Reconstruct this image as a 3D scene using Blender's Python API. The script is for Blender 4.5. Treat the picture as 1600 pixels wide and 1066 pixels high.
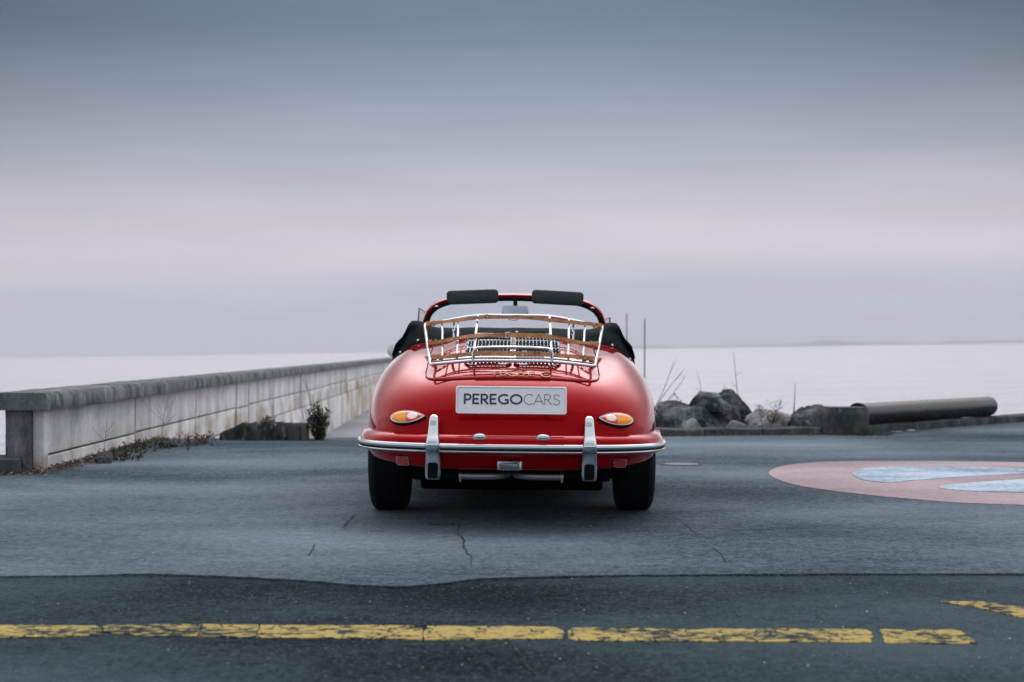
import bpy, bmesh, math, random
import numpy as np
from mathutils import Vector, Matrix, noise

for o in list(bpy.data.objects):
    bpy.data.objects.remove(o)
scene = bpy.context.scene
COL = scene.collection
R = math.radians
rnd = random.Random(7)

# ------------------------------------------------------------------ camera
F = 2222.0            # focal length in photograph pixels (50 mm lens)
H = 0.94              # eye height above the pavement
HV = 547.0            # photograph row of the level line
cam_d = bpy.data.cameras.new('camera')
cam = bpy.data.objects.new('camera', cam_d)
COL.objects.link(cam)
cam.location = (0, 0, H)
cam.rotation_euler = (R(90), 0, 0)
cam_d.sensor_width = 36.0
cam_d.lens = 50.0
cam_d.shift_y = (HV - 533.0) / 1600.0
cam_d.clip_end = 30000
cam_d.clip_start = 0.05
cam_d.dof.use_dof = True
cam_d.dof.focus_distance = 7.7
cam_d.dof.aperture_fstop = 2.8
scene.camera = cam

# ------------------------------------------------------------------ world
TILT = 0.0142         # the quay falls slightly to the left of level: lake and sky lean by this slope
SUN_EL, SUN_AZ = R(50), R(6)       # azimuth clockwise from +Y
world = bpy.data.worlds.new('World')
scene.world = world
world.use_nodes = True
wn = world.node_tree
wn.nodes.clear()


def s2l(c):
    return tuple(((x / 255.0) / 12.92 if x <= 10 else (((x / 255.0) + 0.055) / 1.055) ** 2.4) for x in c)


def N(nt, kind, **kw):
    n = nt.nodes.new(kind)
    for k, v in kw.items():
        if k == 'inputs':
            for i, val in v.items():
                n.inputs[i].default_value = val
        else:
            setattr(n, k, v)
    return n


def build_world():
    nt = wn
    L = nt.links.new
    tc = N(nt, 'ShaderNodeTexCoord')
    sep = N(nt, 'ShaderNodeSeparateXYZ')
    L(tc.outputs['Generated'], sep.inputs[0])
    tilt = N(nt, 'ShaderNodeMath', operation='MULTIPLY_ADD', inputs={1: -TILT})
    L(sep.outputs['X'], tilt.inputs[0]); L(sep.outputs['Z'], tilt.inputs[2])
    # long soft cloud streaks bend the layers a little
    mp = N(nt, 'ShaderNodeMapping', inputs={'Scale': (1.6, 1.6, 7.0)})
    L(tc.outputs['Generated'], mp.inputs[0])
    nz = N(nt, 'ShaderNodeTexNoise', inputs={'Scale': 1.6, 'Detail': 5.0, 'Roughness': 0.5})
    L(mp.outputs[0], nz.inputs['Vector'])
    off = N(nt, 'ShaderNodeMath', operation='MULTIPLY_ADD', inputs={1: 0.034, 2: -0.017})
    L(nz.outputs['Fac'], off.inputs[0])
    # streaks fade to nothing at the water line
    amp = N(nt, 'ShaderNodeMapRange', inputs={1: 0.0, 2: 0.10, 3: 0.15, 4: 1.0})
    L(tilt.outputs[0], amp.inputs[0])
    off2 = N(nt, 'ShaderNodeMath', operation='MULTIPLY')
    L(off.outputs[0], off2.inputs[0]); L(amp.outputs[0], off2.inputs[1])
    el = N(nt, 'ShaderNodeMath', operation='ADD')
    L(tilt.outputs[0], el.inputs[0]); L(off2.outputs[0], el.inputs[1])
    ramp = N(nt, 'ShaderNodeValToRGB')
    cr = ramp.color_ramp
    cr.interpolation = 'B_SPLINE'
    stops = SKY_STOPS
    while len(cr.elements) < len(stops):
        cr.elements.new(0.5)
    for e, (p, c) in zip(cr.elements, stops):
        e.position = p
        e.color = (*c, 1)
    L(el.outputs[0], ramp.inputs[0])
    # the dark cloud bank lies over the lake; round the rest of the sky the overcast is even
    ramp2 = N(nt, 'ShaderNodeValToRGB')
    cr2 = ramp2.color_ramp
    cr2.interpolation = 'B_SPLINE'
    while len(cr2.elements) < len(SKY_EVEN):
        cr2.elements.new(0.5)
    for e, (p, c) in zip(cr2.elements, SKY_EVEN):
        e.position = p
        e.color = (*c, 1)
    L(el.outputs[0], ramp2.inputs[0])
    bank = N(nt, 'ShaderNodeMapRange', interpolation_type='SMOOTHSTEP', inputs={1: 0.35, 2: 0.88, 3: 0.0, 4: 1.0})
    L(sep.outputs['Y'], bank.inputs[0])
    xx = N(nt, 'ShaderNodeMath', operation='MULTIPLY')
    L(sep.outputs['X'], xx.inputs[0]); L(sep.outputs['X'], xx.inputs[1])
    zz = N(nt, 'ShaderNodeMapRange', interpolation_type='SMOOTHSTEP', inputs={1: 0.05, 2: 0.24, 3: 0.0, 4: -3.6})
    L(tilt.outputs[0], zz.inputs[0])
    dk = N(nt, 'ShaderNodeMath', operation='MULTIPLY_ADD', inputs={2: 1.0})
    L(xx.outputs[0], dk.inputs[0]); L(zz.outputs[0], dk.inputs[1])
    dkc = N(nt, 'ShaderNodeMath', operation='MAXIMUM', inputs={1: 0.62})
    L(dk.outputs[0], dkc.inputs[0])
    rampd = N(nt, 'ShaderNodeMix', data_type='RGBA', blend_type='MULTIPLY', inputs={0: 1.0})
    L(ramp.outputs[0], rampd.inputs[6]); L(dkc.outputs[0], rampd.inputs[7])
    both = N(nt, 'ShaderNodeMix', data_type='RGBA')
    L(bank.outputs[0], both.inputs[0]); L(ramp2.outputs[0], both.inputs[6]); L(rampd.outputs[2], both.inputs[7])
    # the sun's broad glow through the cloud
    dt = N(nt, 'ShaderNodeVectorMath', operation='DOT_PRODUCT', inputs={1: (math.sin(SUN_AZ) * math.cos(SUN_EL), math.cos(SUN_AZ) * math.cos(SUN_EL), math.sin(SUN_EL))})
    L(tc.outputs['Generated'], dt.inputs[0])
    dm_ = N(nt, 'ShaderNodeMath', operation='MAXIMUM', inputs={1: 0.0})
    L(dt.outputs['Value'], dm_.inputs[0])
    pw = N(nt, 'ShaderNodeMath', operation='POWER', inputs={1: GLOW_POW})
    L(dm_.outputs[0], pw.inputs[0])
    cover_ = N(nt, 'ShaderNodeMapRange', interpolation_type='SMOOTHSTEP', inputs={1: 0.25, 2: 0.60, 3: 0.0, 4: GLOW})
    L(sep.outputs['Z'], cover_.inputs[0])
    gm = N(nt, 'ShaderNodeMath', operation='MULTIPLY')
    L(pw.outputs[0], gm.inputs[0]); L(cover_.outputs[0], gm.inputs[1])
    gadd = N(nt, 'ShaderNodeMix', data_type='RGBA', blend_type='ADD', inputs={7: (1.0, 0.97, 1.0, 1)})
    L(gm.outputs[0], gadd.inputs[0]); L(both.outputs[2], gadd.inputs[6])
    gadd.clamp_factor = False
    # second, finer veil
    nz2 = N(nt, 'ShaderNodeTexNoise', inputs={'Scale': 2.3, 'Detail': 6.0, 'Roughness': 0.55})
    mp2 = N(nt, 'ShaderNodeMapping', inputs={'Scale': (2.2, 2.2, 16.0), 'Location': (3.1, 1.0, 0.2)})
    L(tc.outputs['Generated'], mp2.inputs[0]); L(mp2.outputs[0], nz2.inputs['Vector'])
    veil = N(nt, 'ShaderNodeMapRange', inputs={1: 0.3, 2: 0.7, 3: 0.945, 4: 1.055})
    L(nz2.outputs['Fac'], veil.inputs[0])
    mul = N(nt, 'ShaderNodeMix', data_type='RGBA', blend_type='MULTIPLY', inputs={0: 1.0})
    L(gadd.outputs[2], mul.inputs[6]); L(veil.outputs[0], mul.inputs[7])
    # clear sky above the overcast, only a little gets through
    sky = N(nt, 'ShaderNodeTexSky', sky_type='NISHITA', sun_disc=False, sun_elevation=SUN_EL, sun_rotation=SUN_AZ)
    sk = N(nt, 'ShaderNodeMix', data_type='RGBA', blend_type='MULTIPLY', inputs={0: 1.0, 7: (0.08, 0.08, 0.08, 1)})
    L(sky.outputs[0], sk.inputs[6])
    mix = N(nt, 'ShaderNodeMix', data_type='RGBA', inputs={0: 0.96})
    L(sk.outputs[2], mix.inputs[6]); L(mul.outputs[2], mix.inputs[7])
    bg = N(nt, 'ShaderNodeBackground', inputs={'Strength': SKY_STRENGTH})
    L(mix.outputs[2], bg.inputs[0])
    out = N(nt, 'ShaderNodeOutputWorld')
    L(bg.outputs[0], out.inputs[0])


def elv(v):
    return math.sin(math.atan((HV - v) / F))


HAZE = 0.6 / 9000
SKY_STRENGTH = 1.0 / 2 ** 0.8
SKY_STOPS = [
    (0.0, s2l((186, 190, 212))),
    (elv(500), s2l((187, 191, 212))),
    (elv(448), s2l((188, 191, 212))),
    (elv(415), s2l((212, 205, 216))),
    (elv(370), s2l((211, 204, 215))),
    (elv(300), s2l((197, 194, 207))),
    (elv(200), s2l((163, 171, 187))),
    (elv(100), s2l((127, 144, 161))),
    (elv(10), s2l((96, 117, 135))),
    (0.29, s2l((130, 147, 162))),
    (0.45, (0.50, 0.54, 0.59)),
    (1.0, (0.46, 0.50, 0.55)),
]
SKY_EVEN = SKY_STOPS[:5] + [(0.14, (0.86, 0.86, 0.92)), (0.32, (0.80, 0.82, 0.88)), (0.6, (0.54, 0.57, 0.62)), (1.0, (0.46, 0.50, 0.55))]
GLOW, GLOW_POW = 4.2, 8.0
build_world()

sun_d = bpy.data.lights.new('sun', 'SUN')
sun_d.energy = 0.5
sun_d.angle = R(130)
sun_d.color = (1.0, 0.95, 0.9)
sun = bpy.data.objects.new('sun', sun_d)
COL.objects.link(sun)
_d = Vector((math.sin(SUN_AZ) * math.cos(SUN_EL), math.cos(SUN_AZ) * math.cos(SUN_EL), math.sin(SUN_EL)))
sun.rotation_euler = _d.to_track_quat('Z', 'Y').to_euler()
sun.location = (6, -6, 12)

vs = scene.view_settings
vs.view_transform = 'Standard'
vs.look = 'None'
vs.exposure = 0.8
vs.gamma = 1.0
vs.use_curve_mapping = False

# ------------------------------------------------------------------ materials
M = {}


def mat(name, base=(0.5, 0.5, 0.5), rough=0.5, metal=0.0, coat=0.0, coat_rough=0.03, coat_ior=1.5, ior=1.5,
        vary=0.0, vscale=8.0, bump=0.0, bscale=60.0, spec=0.5, rvary=0.0):
    m = bpy.data.materials.new(name)
    m.use_nodes = True
    nt = m.node_tree
    b = nt.nodes['Principled BSDF']
    b.inputs['Base Color'].default_value = (*base, 1)
    b.inputs['Roughness'].default_value = rough
    b.inputs['Metallic'].default_value = metal
    b.inputs['Coat Weight'].default_value = coat
    b.inputs['Coat Roughness'].default_value = coat_rough
    b.inputs['Coat IOR'].default_value = coat_ior
    b.inputs['IOR'].default_value = ior
    b.inputs['Specular IOR Level'].default_value = spec
    L = nt.links.new
    tc = N(nt, 'ShaderNodeTexCoord')
    if vary > 0 or rvary > 0:
        nz = N(nt, 'ShaderNodeTexNoise', inputs={'Scale': vscale, 'Detail': 6.0, 'Roughness': 0.6})
        L(tc.outputs['Object'], nz.inputs['Vector'])
        if vary > 0:
            mr = N(nt, 'ShaderNodeMapRange', inputs={1: 0.3, 2: 0.7, 3: 1 - vary, 4: 1 + vary})
            L(nz.outputs['Fac'], mr.inputs[0])
            mx = N(nt, 'ShaderNodeMix', data_type='RGBA', blend_type='MULTIPLY', inputs={0: 1.0, 6: (*base, 1)})
            L(mr.outputs[0], mx.inputs[7])
            L(mx.outputs[2], b.inputs['Base Color'])
        if rvary > 0:
            mr = N(nt, 'ShaderNodeMapRange', inputs={1: 0.3, 2: 0.7, 3: max(0, rough - rvary), 4: rough + rvary})
            L(nz.outputs['Fac'], mr.inputs[0])
            L(mr.outputs[0], b.inputs['Roughness'])
    if bump > 0:
        nb = N(nt, 'ShaderNodeTexNoise', inputs={'Scale': bscale, 'Detail': 4.0})
        L(tc.outputs['Object'], nb.inputs['Vector'])
        bp = N(nt, 'ShaderNodeBump', inputs={'Strength': bump, 'Distance': 0.01})
        L(nb.outputs['Fac'], bp.inputs['Height'])
        L(bp.outputs[0], b.inputs['Normal'])
    M[name] = m
    return m


def glow(name, col, st):
    b = M[name].node_tree.nodes['Principled BSDF']
    b.inputs['Emission Color'].default_value = (*col, 1)
    b.inputs['Emission Strength'].default_value = st


def nodes_of(m):
    nt = m.node_tree
    return nt, nt.links.new, nt.nodes['Principled BSDF']


mat('paint', (0.32, 0.0012, 0.003), 0.05, 0, 0.3, 0.02, 1.2, ior=1.9, vary=0.03, vscale=1.5)
_pb = M['paint'].node_tree.nodes['Principled BSDF']
_pb.inputs['Sheen Weight'].default_value = 0.0
_pb.inputs['Sheen Roughness'].default_value = 0.22
M['paint'].node_tree.nodes['Principled BSDF'].inputs['Specular Tint'].default_value = (0.75, 0.03, 0.04, 1)
mat('chrome', (0.62, 0.66, 0.69), 0.04, 1.0, rvary=0.02, vscale=20)
mat('dull_chrome', (0.55, 0.57, 0.6), 0.25, 1.0, rvary=0.08, vscale=30)
mat('pipe_steel', (0.30, 0.32, 0.34), 0.45, 0.8, rvary=0.1, vscale=40)
mat('brass', (0.45, 0.36, 0.2), 0.45, 0.9, rvary=0.1, vscale=60)
mat('rubber', (0.005, 0.007, 0.009), 0.7, vary=0.2, vscale=30, bump=0.15, bscale=120, spec=0.2)
mat('black_metal', (0.004, 0.006, 0.008), 0.8, vary=0.3, vscale=20, spec=0.1)
mat('black_fabric', (0.0065, 0.012, 0.0145), 0.9, vary=0.25, vscale=14, bump=0.35, bscale=45, spec=0.15)
mat('visor_vinyl', (0.035, 0.05, 0.055), 0.6, vary=0.15, vscale=20, bump=0.1, bscale=200)
mat('seat_leather', (0.012, 0.013, 0.015), 0.5, vary=0.2, vscale=10, bump=0.1, bscale=80)
mat('strap_leather', (0.42, 0.18, 0.065), 0.42, vary=0.5, vscale=22, bump=0.3, bscale=150)
mat('plate_white', (0.90, 0.90, 0.93), 0.3, vary=0.02, vscale=8)
mat('plate_frame', (0.80, 0.80, 0.84), 0.18, 0.5, rvary=0.05, vscale=15)
mat('plate_ink', (0.018, 0.032, 0.045), 0.4, vary=0.1, vscale=20)
mat('gold', (0.80, 0.60, 0.36), 0.28, 1.0, rvary=0.05, vscale=30)
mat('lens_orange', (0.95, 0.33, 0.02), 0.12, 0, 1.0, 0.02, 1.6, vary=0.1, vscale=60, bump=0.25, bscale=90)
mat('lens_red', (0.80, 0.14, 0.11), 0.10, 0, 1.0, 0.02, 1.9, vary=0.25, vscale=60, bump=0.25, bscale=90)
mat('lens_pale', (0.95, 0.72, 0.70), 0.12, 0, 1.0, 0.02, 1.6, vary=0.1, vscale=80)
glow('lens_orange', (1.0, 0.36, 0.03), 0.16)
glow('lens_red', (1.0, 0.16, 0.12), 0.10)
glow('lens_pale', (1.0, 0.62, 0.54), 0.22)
mat('reflector_red', (0.42, 0.012, 0.010), 0.2, 0, 1.0, 0.04, 1.5, vary=0.1, vscale=200)
mat('lamp_glass', (0.16, 0.20, 0.235), 0.12, 0.3, 1.0, 0.02, vary=0.15, vscale=60)
mat('mirror_face', (0.50, 0.56, 0.60), 0.12, 1.0, rvary=0.03, vscale=10)
mat('mirror_shell', (0.9, 0.9, 0.92), 0.3, 0.2, rvary=0.02, vscale=10)
mat('dark_iron', (0.03, 0.036, 0.042), 0.6, 0.4, vary=0.3, vscale=30, bump=0.3, bscale=90)
mat('manhole_iron', (0.085, 0.095, 0.105), 0.6, 0.2, vary=0.25, vscale=40, bump=0.4, bscale=120)
mat('pipe_plastic', (0.008, 0.011, 0.014), 0.27, vary=0.35, vscale=6, bump=0.06, bscale=40, rvary=0.08, spec=0.6)
mat('bark', (0.06, 0.05, 0.048), 0.85, vary=0.3, vscale=30)
mat('dry_stem', (0.17, 0.13, 0.11), 0.85, vary=0.3, vscale=30)
mat('leaf_dark', (0.022, 0.040, 0.030), 0.6, vary=0.5, vscale=12)
mat('leaf_green', (0.045, 0.085, 0.035), 0.6, vary=0.5, vscale=12)
mat('leaf_yellow', (0.38, 0.25, 0.04), 0.65, vary=0.4, vscale=12)
mat('leaf_brown', (0.10, 0.045, 0.026), 0.8, vary=0.6, vscale=14)
mat('litter_pale', (0.36, 0.34, 0.32), 0.8, vary=0.4, vscale=20)
mat('pole_steel', (0.10, 0.11, 0.13), 0.5, 0.3, vary=0.2, vscale=9)
mat('crack_dark', (0.010, 0.013, 0.016), 0.95, vary=0.4, vscale=30)
mat('far_hills', (0.20, 0.23, 0.28), 0.9, vary=0.3, vscale=0.002)


def glass_mat():
    m = bpy.data.materials.new('glass')
    m.use_nodes = True
    nt = m.node_tree
    nt.nodes.clear()
    L = nt.links.new
    tr = N(nt, 'ShaderNodeBsdfTransparent', inputs={0: (0.93, 0.97, 0.97, 1)})
    gl = N(nt, 'ShaderNodeBsdfGlossy', inputs={'Roughness': 0.02, 'Color': (1, 1, 1, 1)})
    fr = N(nt, 'ShaderNodeLayerWeight', inputs={0: 0.12})
    ad = N(nt, 'ShaderNodeMath', operation='MULTIPLY_ADD', inputs={1: 0.7, 2: 0.05})
    L(fr.outputs[0], ad.inputs[0])
    mx = N(nt, 'ShaderNodeMixShader')
    L(ad.outputs[0], mx.inputs[0]); L(tr.outputs[0], mx.inputs[1]); L(gl.outputs[0], mx.inputs[2])
    o = N(nt, 'ShaderNodeOutputMaterial')
    L(mx.outputs[0], o.inputs[0])
    M['glass'] = m


glass_mat()


def asphalt_mat(name, dark, light, stone, stone_amt, fine, patch=0.35, rough=0.8, bumpd=0.004, contrast=(0.85, 1.5)):
    m = mat(name, dark, rough)
    nt, L, b = nodes_of(m)
    tc = N(nt, 'ShaderNodeTexCoord')
    big = N(nt, 'ShaderNodeTexNoise', inputs={'Scale': patch, 'Detail': 5.0, 'Roughness': 0.55})
    mpb = N(nt, 'ShaderNodeMapping', inputs={'Scale': (0.7, 1.3, 1.0), 'Location': (1.7, 0.4, 0)})
    L(tc.outputs['Object'], mpb.inputs[0]); L(mpb.outputs[0], big.inputs['Vector'])
    mid = N(nt, 'ShaderNodeTexNoise', inputs={'Scale': 17.0, 'Detail': 7.0, 'Roughness': 0.85})
    L(tc.outputs['Object'], mid.inputs['Vector'])
    fin = N(nt, 'ShaderNodeTexNoise', inputs={'Scale': fine, 'Detail': 5.0, 'Roughness': 0.85})
    L(tc.outputs['Object'], fin.inputs['Vector'])
    bw = N(nt, 'ShaderNodeMath', operation='MULTIPLY_ADD', inputs={1: 2.0, 2: -0.5})
    L(big.outputs['Fac'], bw.inputs[0])
    a1 = N(nt, 'ShaderNodeMath', operation='MULTIPLY_ADD', inputs={1: 1.1})
    L(mid.outputs['Fac'], a1.inputs[0]); L(bw.outputs[0], a1.inputs[2])
    a2 = N(nt, 'ShaderNodeMath', operation='MULTIPLY_ADD', inputs={1: 1.3})
    L(fin.outputs['Fac'], a2.inputs[0]); L(a1.outputs[0], a2.inputs[2])
    mr = N(nt, 'ShaderNodeMapRange', inputs={1: contrast[0], 2: contrast[1], 3: 0.0, 4: 1.0})
    L(a2.outputs[0], mr.inputs[0])
    c = N(nt, 'ShaderNodeMix', data_type='RGBA', inputs={6: (*dark, 1), 7: (*light, 1)})
    L(mr.outputs[0], c.inputs[0])
    # pale stones in the mix
    sn = N(nt, 'ShaderNodeTexNoise', inputs={'Scale': fine * 1.7, 'Detail': 2.0, 'Roughness': 0.6, 'Distortion': 0.6})
    mps = N(nt, 'ShaderNodeMapping', inputs={'Location': (5.3, 2.1, 0.7)})
    L(tc.outputs['Object'], mps.inputs[0]); L(mps.outputs[0], sn.inputs['Vector'])
    mm = N(nt, 'ShaderNodeMapRange', inputs={1: 0.62, 2: 0.74, 3: 0.0, 4: stone_amt})
    L(sn.outputs['Fac'], mm.inputs[0])
    c2 = N(nt, 'ShaderNodeMix', data_type='RGBA', inputs={7: (*stone, 1)})
    L(mm.outputs[0], c2.inputs[0]); L(c.outputs[2], c2.inputs[6])
    L(c2.outputs[2], b.inputs['Base Color'])
    hsum = N(nt, 'ShaderNodeMath', operation='ADD')
    L(fin.outputs['Fac'], hsum.inputs[0]); L(mm.outputs[0], hsum.inputs[1])
    bp = N(nt, 'ShaderNodeBump', inputs={'Strength': 0.8, 'Distance': bumpd})
    L(hsum.outputs[0], bp.inputs['Height'])
    L(bp.outputs[0], b.inputs['Normal'])
    b.inputs['Specular IOR Level'].default_value = 0.06
    b.inputs['Roughness'].default_value = 0.95
    return m


asphalt_mat('asphalt_light', (0.018, 0.035, 0.047), (0.190, 0.238, 0.282), (0.42, 0.46, 0.50), 0.6, 60, 0.30, bumpd=0.006, contrast=(1.36, 2.10))
asphalt_mat('asphalt_dark', (0.003, 0.010, 0.015), (0.066, 0.098, 0.116), (0.22, 0.27, 0.30), 0.8, 46, 0.5, bumpd=0.014, contrast=(1.42, 2.02))
asphalt_mat('concrete_path', (0.20, 0.21, 0.23), (0.33, 0.33, 0.36), (0.4, 0.4, 0.42), 0.05, 30, 0.25, contrast=(1.3, 2.0))
asphalt_mat('pink_paint', (0.19, 0.145, 0.162), (0.42, 0.33, 0.35), (0.5, 0.42, 0.44), 0.15, 45, 0.6, bumpd=0.003, contrast=(1.2, 1.95))
asphalt_mat('blue_paint', (0.12, 0.175, 0.23), (0.45, 0.53, 0.63), (0.6, 0.65, 0.72), 0.3, 26, 0.8, bumpd=0.003, contrast=(1.28, 1.85))


def worn_paint(name, col, under, amt):
    m = mat(name, col, 0.9, spec=0.1)
    nt, L, b = nodes_of(m)
    tc = N(nt, 'ShaderNodeTexCoord')
    mp = N(nt, 'ShaderNodeMapping', inputs={'Scale': (0.6, 1.2, 1)})
    L(tc.outputs['Object'], mp.inputs[0])
    n1 = N(nt, 'ShaderNodeTexNoise', inputs={'Scale': 26.0, 'Detail': 8.0, 'Roughness': 0.7})
    L(mp.outputs[0], n1.inputs['Vector'])
    n2 = N(nt, 'ShaderNodeTexNoise', inputs={'Scale': 2.4, 'Detail': 3.0})
    L(tc.outputs['Object'], n2.inputs['Vector'])
    ad = N(nt, 'ShaderNodeMath', operation='MULTIPLY_ADD', inputs={1: 0.6})
    L(n2.outputs['Fac'], ad.inputs[0]); L(n1.outputs['Fac'], ad.inputs[2])
    mr = N(nt, 'ShaderNodeMapRange', inputs={1: amt, 2: amt + 0.06})
    L(ad.outputs[0], mr.inputs[0])
    c = N(nt, 'ShaderNodeMix', data_type='RGBA', inputs={6: (*col, 1), 7: (*under, 1)})
    L(mr.outputs[0], c.inputs[0])
    dn = N(nt, 'ShaderNodeTexNoise', inputs={'Scale': 9.0, 'Detail': 3.0})
    L(tc.outputs['Object'], dn.inputs['Vector'])
    dmx = N(nt, 'ShaderNodeMix', data_type='RGBA', blend_type='ADD', inputs={0: 0.22})
    L(tc.outputs['Object'], dmx.inputs[6]); L(dn.outputs['Color'], dmx.inputs[7])
    vo = N(nt, 'ShaderNodeTexVoronoi', feature='DISTANCE_TO_EDGE', inputs={'Scale': 5.5})
    L(dmx.outputs[2], vo.inputs['Vector'])
    ck = N(nt, 'ShaderNodeMapRange', inputs={1: 0.012, 2: 0.03, 3: 1.0, 4: 0.0})
    L(vo.outputs['Distance'], ck.inputs[0])
    cmax = N(nt, 'ShaderNodeMath', operation='MAXIMUM')
    L(ck.outputs[0], cmax.inputs[0]); L(mr.outputs[0], cmax.inputs[1])
    L(cmax.outputs[0], c.inputs[0])
    n3 = N(nt, 'ShaderNodeTexNoise', inputs={'Scale': 120.0, 'Detail': 3.0})
    L(tc.outputs['Object'], n3.inputs['Vector'])
    mr3 = N(nt, 'ShaderNodeMapRange', inputs={1: 0.3, 2: 0.7, 3: 0.72, 4: 1.2})
    L(n3.outputs['Fac'], mr3.inputs[0])
    c2 = N(nt, 'ShaderNodeMix', data_type='RGBA', blend_type='MULTIPLY', inputs={0: 1.0})
    L(c.outputs[2], c2.inputs[6]); L(mr3.outputs[0], c2.inputs[7])
    L(c2.outputs[2], b.inputs['Base Color'])
    bp = N(nt, 'ShaderNodeBump', inputs={'Strength': 0.6, 'Distance': 0.005})
    L(n3.outputs['Fac'], bp.inputs['Height'])
    L(bp.outputs[0], b.inputs['Normal'])


worn_paint('yellow_paint', (0.40, 0.305, 0.10), (0.018, 0.032, 0.04), 0.815)


def concrete_mat(name, base, dark, stain=None, stain_amt=0.0, streak=7.0, lichen=0.0, bump=0.4, thr=(0.45, 0.75)):
    m = mat(name, base, 0.85)
    nt, L, b = nodes_of(m)
    tc = N(nt, 'ShaderNodeTexCoord')
    g = N(nt, 'ShaderNodeNewGeometry')
    mp = N(nt, 'ShaderNodeMapping', inputs={'Scale': (streak, streak, streak * 0.3)})
    L(g.outputs['Position'], mp.inputs[0])
    st = N(nt, 'ShaderNodeTexNoise', inputs={'Scale': 1.0, 'Detail': 6.0, 'Roughness': 0.65})
    L(mp.outputs[0], st.inputs['Vector'])
    bl = N(nt, 'ShaderNodeTexNoise', inputs={'Scale': 2.6, 'Detail': 9.0, 'Roughness': 0.75})
    L(g.outputs['Position'], bl.inputs['Vector'])
    ad = N(nt, 'ShaderNodeMath', operation='MULTIPLY_ADD', inputs={1: 0.6})
    L(bl.outputs['Fac'], ad.inputs[0])
    h = N(nt, 'ShaderNodeMath', operation='MULTIPLY', inputs={1: 0.6})
    L(st.outputs['Fac'], h.inputs[0]); L(h.outputs[0], ad.inputs[2])
    mr = N(nt, 'ShaderNodeMapRange', inputs={1: thr[0], 2: thr[1]})
    L(ad.outputs[0], mr.inputs[0])
    c = N(nt, 'ShaderNodeMix', data_type='RGBA', inputs={6: (*base, 1), 7: (*dark, 1)})
    L(mr.outputs[0], c.inputs[0])
    last = c.outputs[2]
    if stain:
        n3 = N(nt, 'ShaderNodeTexNoise', inputs={'Scale': 1.0, 'Detail': 5.0, 'Roughness': 0.6})
        mp3 = N(nt, 'ShaderNodeMapping', inputs={'Scale': (4.0, 1.1, 0.9), 'Location': (0, 2.7, 0)})
        L(g.outputs['Position'], mp3.inputs[0]); L(mp3.outputs[0], n3.inputs['Vector'])
        sp = N(nt, 'ShaderNodeSeparateXYZ')
        L(g.outputs['Position'], sp.inputs[0])
        low = N(nt, 'ShaderNodeMapRange', inputs={1: 0.0, 2: 0.3, 3: 0.16, 4: -0.16})
        L(sp.outputs['Z'], low.inputs[0])
        s = N(nt, 'ShaderNodeMath', operation='ADD')
        L(n3.outputs['Fac'], s.inputs[0]); L(low.outputs[0], s.inputs[1])
        mr3 = N(nt, 'ShaderNodeMapRange', inputs={1: 0.62, 2: 0.74, 3: 0.0, 4: stain_amt})
        L(s.outputs[0], mr3.inputs[0])
        c3 = N(nt, 'ShaderNodeMix', data_type='RGBA', inputs={7: (*stain, 1)})
        L(mr3.outputs[0], c3.inputs[0]); L(last, c3.inputs[6])
        last = c3.outputs[2]
    if lichen:
        n4 = N(nt, 'ShaderNodeTexNoise', inputs={'Scale': 1.0, 'Detail': 6.0, 'Roughness': 0.7})
        mp4 = N(nt, 'ShaderNodeMapping', inputs={'Scale': (13, 13, 3.0)})
        L(g.outputs['Position'], mp4.inputs[0]); L(mp4.outputs[0], n4.inputs['Vector'])
        mr4 = N(nt, 'ShaderNodeMapRange', inputs={1: 0.575, 2: 0.68, 3: 0.0, 4: lichen})
        L(n4.outputs['Fac'], mr4.inputs[0])
        c4 = N(nt, 'ShaderNodeMix', data_type='RGBA', inputs={7: (0.42, 0.44, 0.44, 1)})
        L(mr4.outputs[0], c4.inputs[0]); L(last, c4.inputs[6])
        last = c4.outputs[2]
    L(last, b.inputs['Base Color'])
    nb = N(nt, 'ShaderNodeTexNoise', inputs={'Scale': 30.0, 'Detail': 6.0, 'Roughness': 0.7})
    L(g.outputs['Position'], nb.inputs['Vector'])
    bp = N(nt, 'ShaderNodeBump', inputs={'Strength': bump, 'Distance': 0.02})
    L(nb.outputs['Fac'], bp.inputs['Height'])
    L(bp.outputs[0], b.inputs['Normal'])
    b.inputs['Specular IOR Level'].default_value = 0.08
    b.inputs['Roughness'].default_value = 0.95


concrete_mat('wall_concrete', (0.80, 0.79, 0.78), (0.33, 0.33, 0.345), (0.38, 0.27, 0.15), 0.75, streak=2.6, thr=(0.50, 0.82))
concrete_mat('coping_stone', (0.27, 0.285, 0.29), (0.06, 0.074, 0.08), None, 0, 6.0, lichen=0.85, bump=1.0, thr=(0.46, 0.72))
concrete_mat('mossy_stone', (0.17, 0.155, 0.15), (0.02, 0.028, 0.03), None, 0, 5.0, lichen=0.7, bump=0.8, thr=(0.4, 0.68))
concrete_mat('boulder_stone', (0.27, 0.285, 0.295), (0.026, 0.036, 0.042), None, 0, 3.0, lichen=0.45, bump=1.0, thr=(0.46, 0.66))
concrete_mat('boulder_pale', (0.36, 0.375, 0.39), (0.07, 0.08, 0.09), None, 0, 3.0, lichen=0.3, bump=0.8, thr=(0.48, 0.8))
concrete_mat('kerb_stone', (0.12, 0.13, 0.135), (0.045, 0.052, 0.055), None, 0, 6.0, lichen=0.3, bump=0.6, thr=(0.42, 0.72))
concrete_mat('block_concrete', (0.17, 0.18, 0.185), (0.05, 0.058, 0.06), None, 0, 4.0, lichen=0.4, bump=1.0, thr=(0.45, 0.72))
concrete_mat('earth', (0.07, 0.07, 0.065), (0.03, 0.034, 0.034), None, 0, 4.0, bump=0.9)


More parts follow.
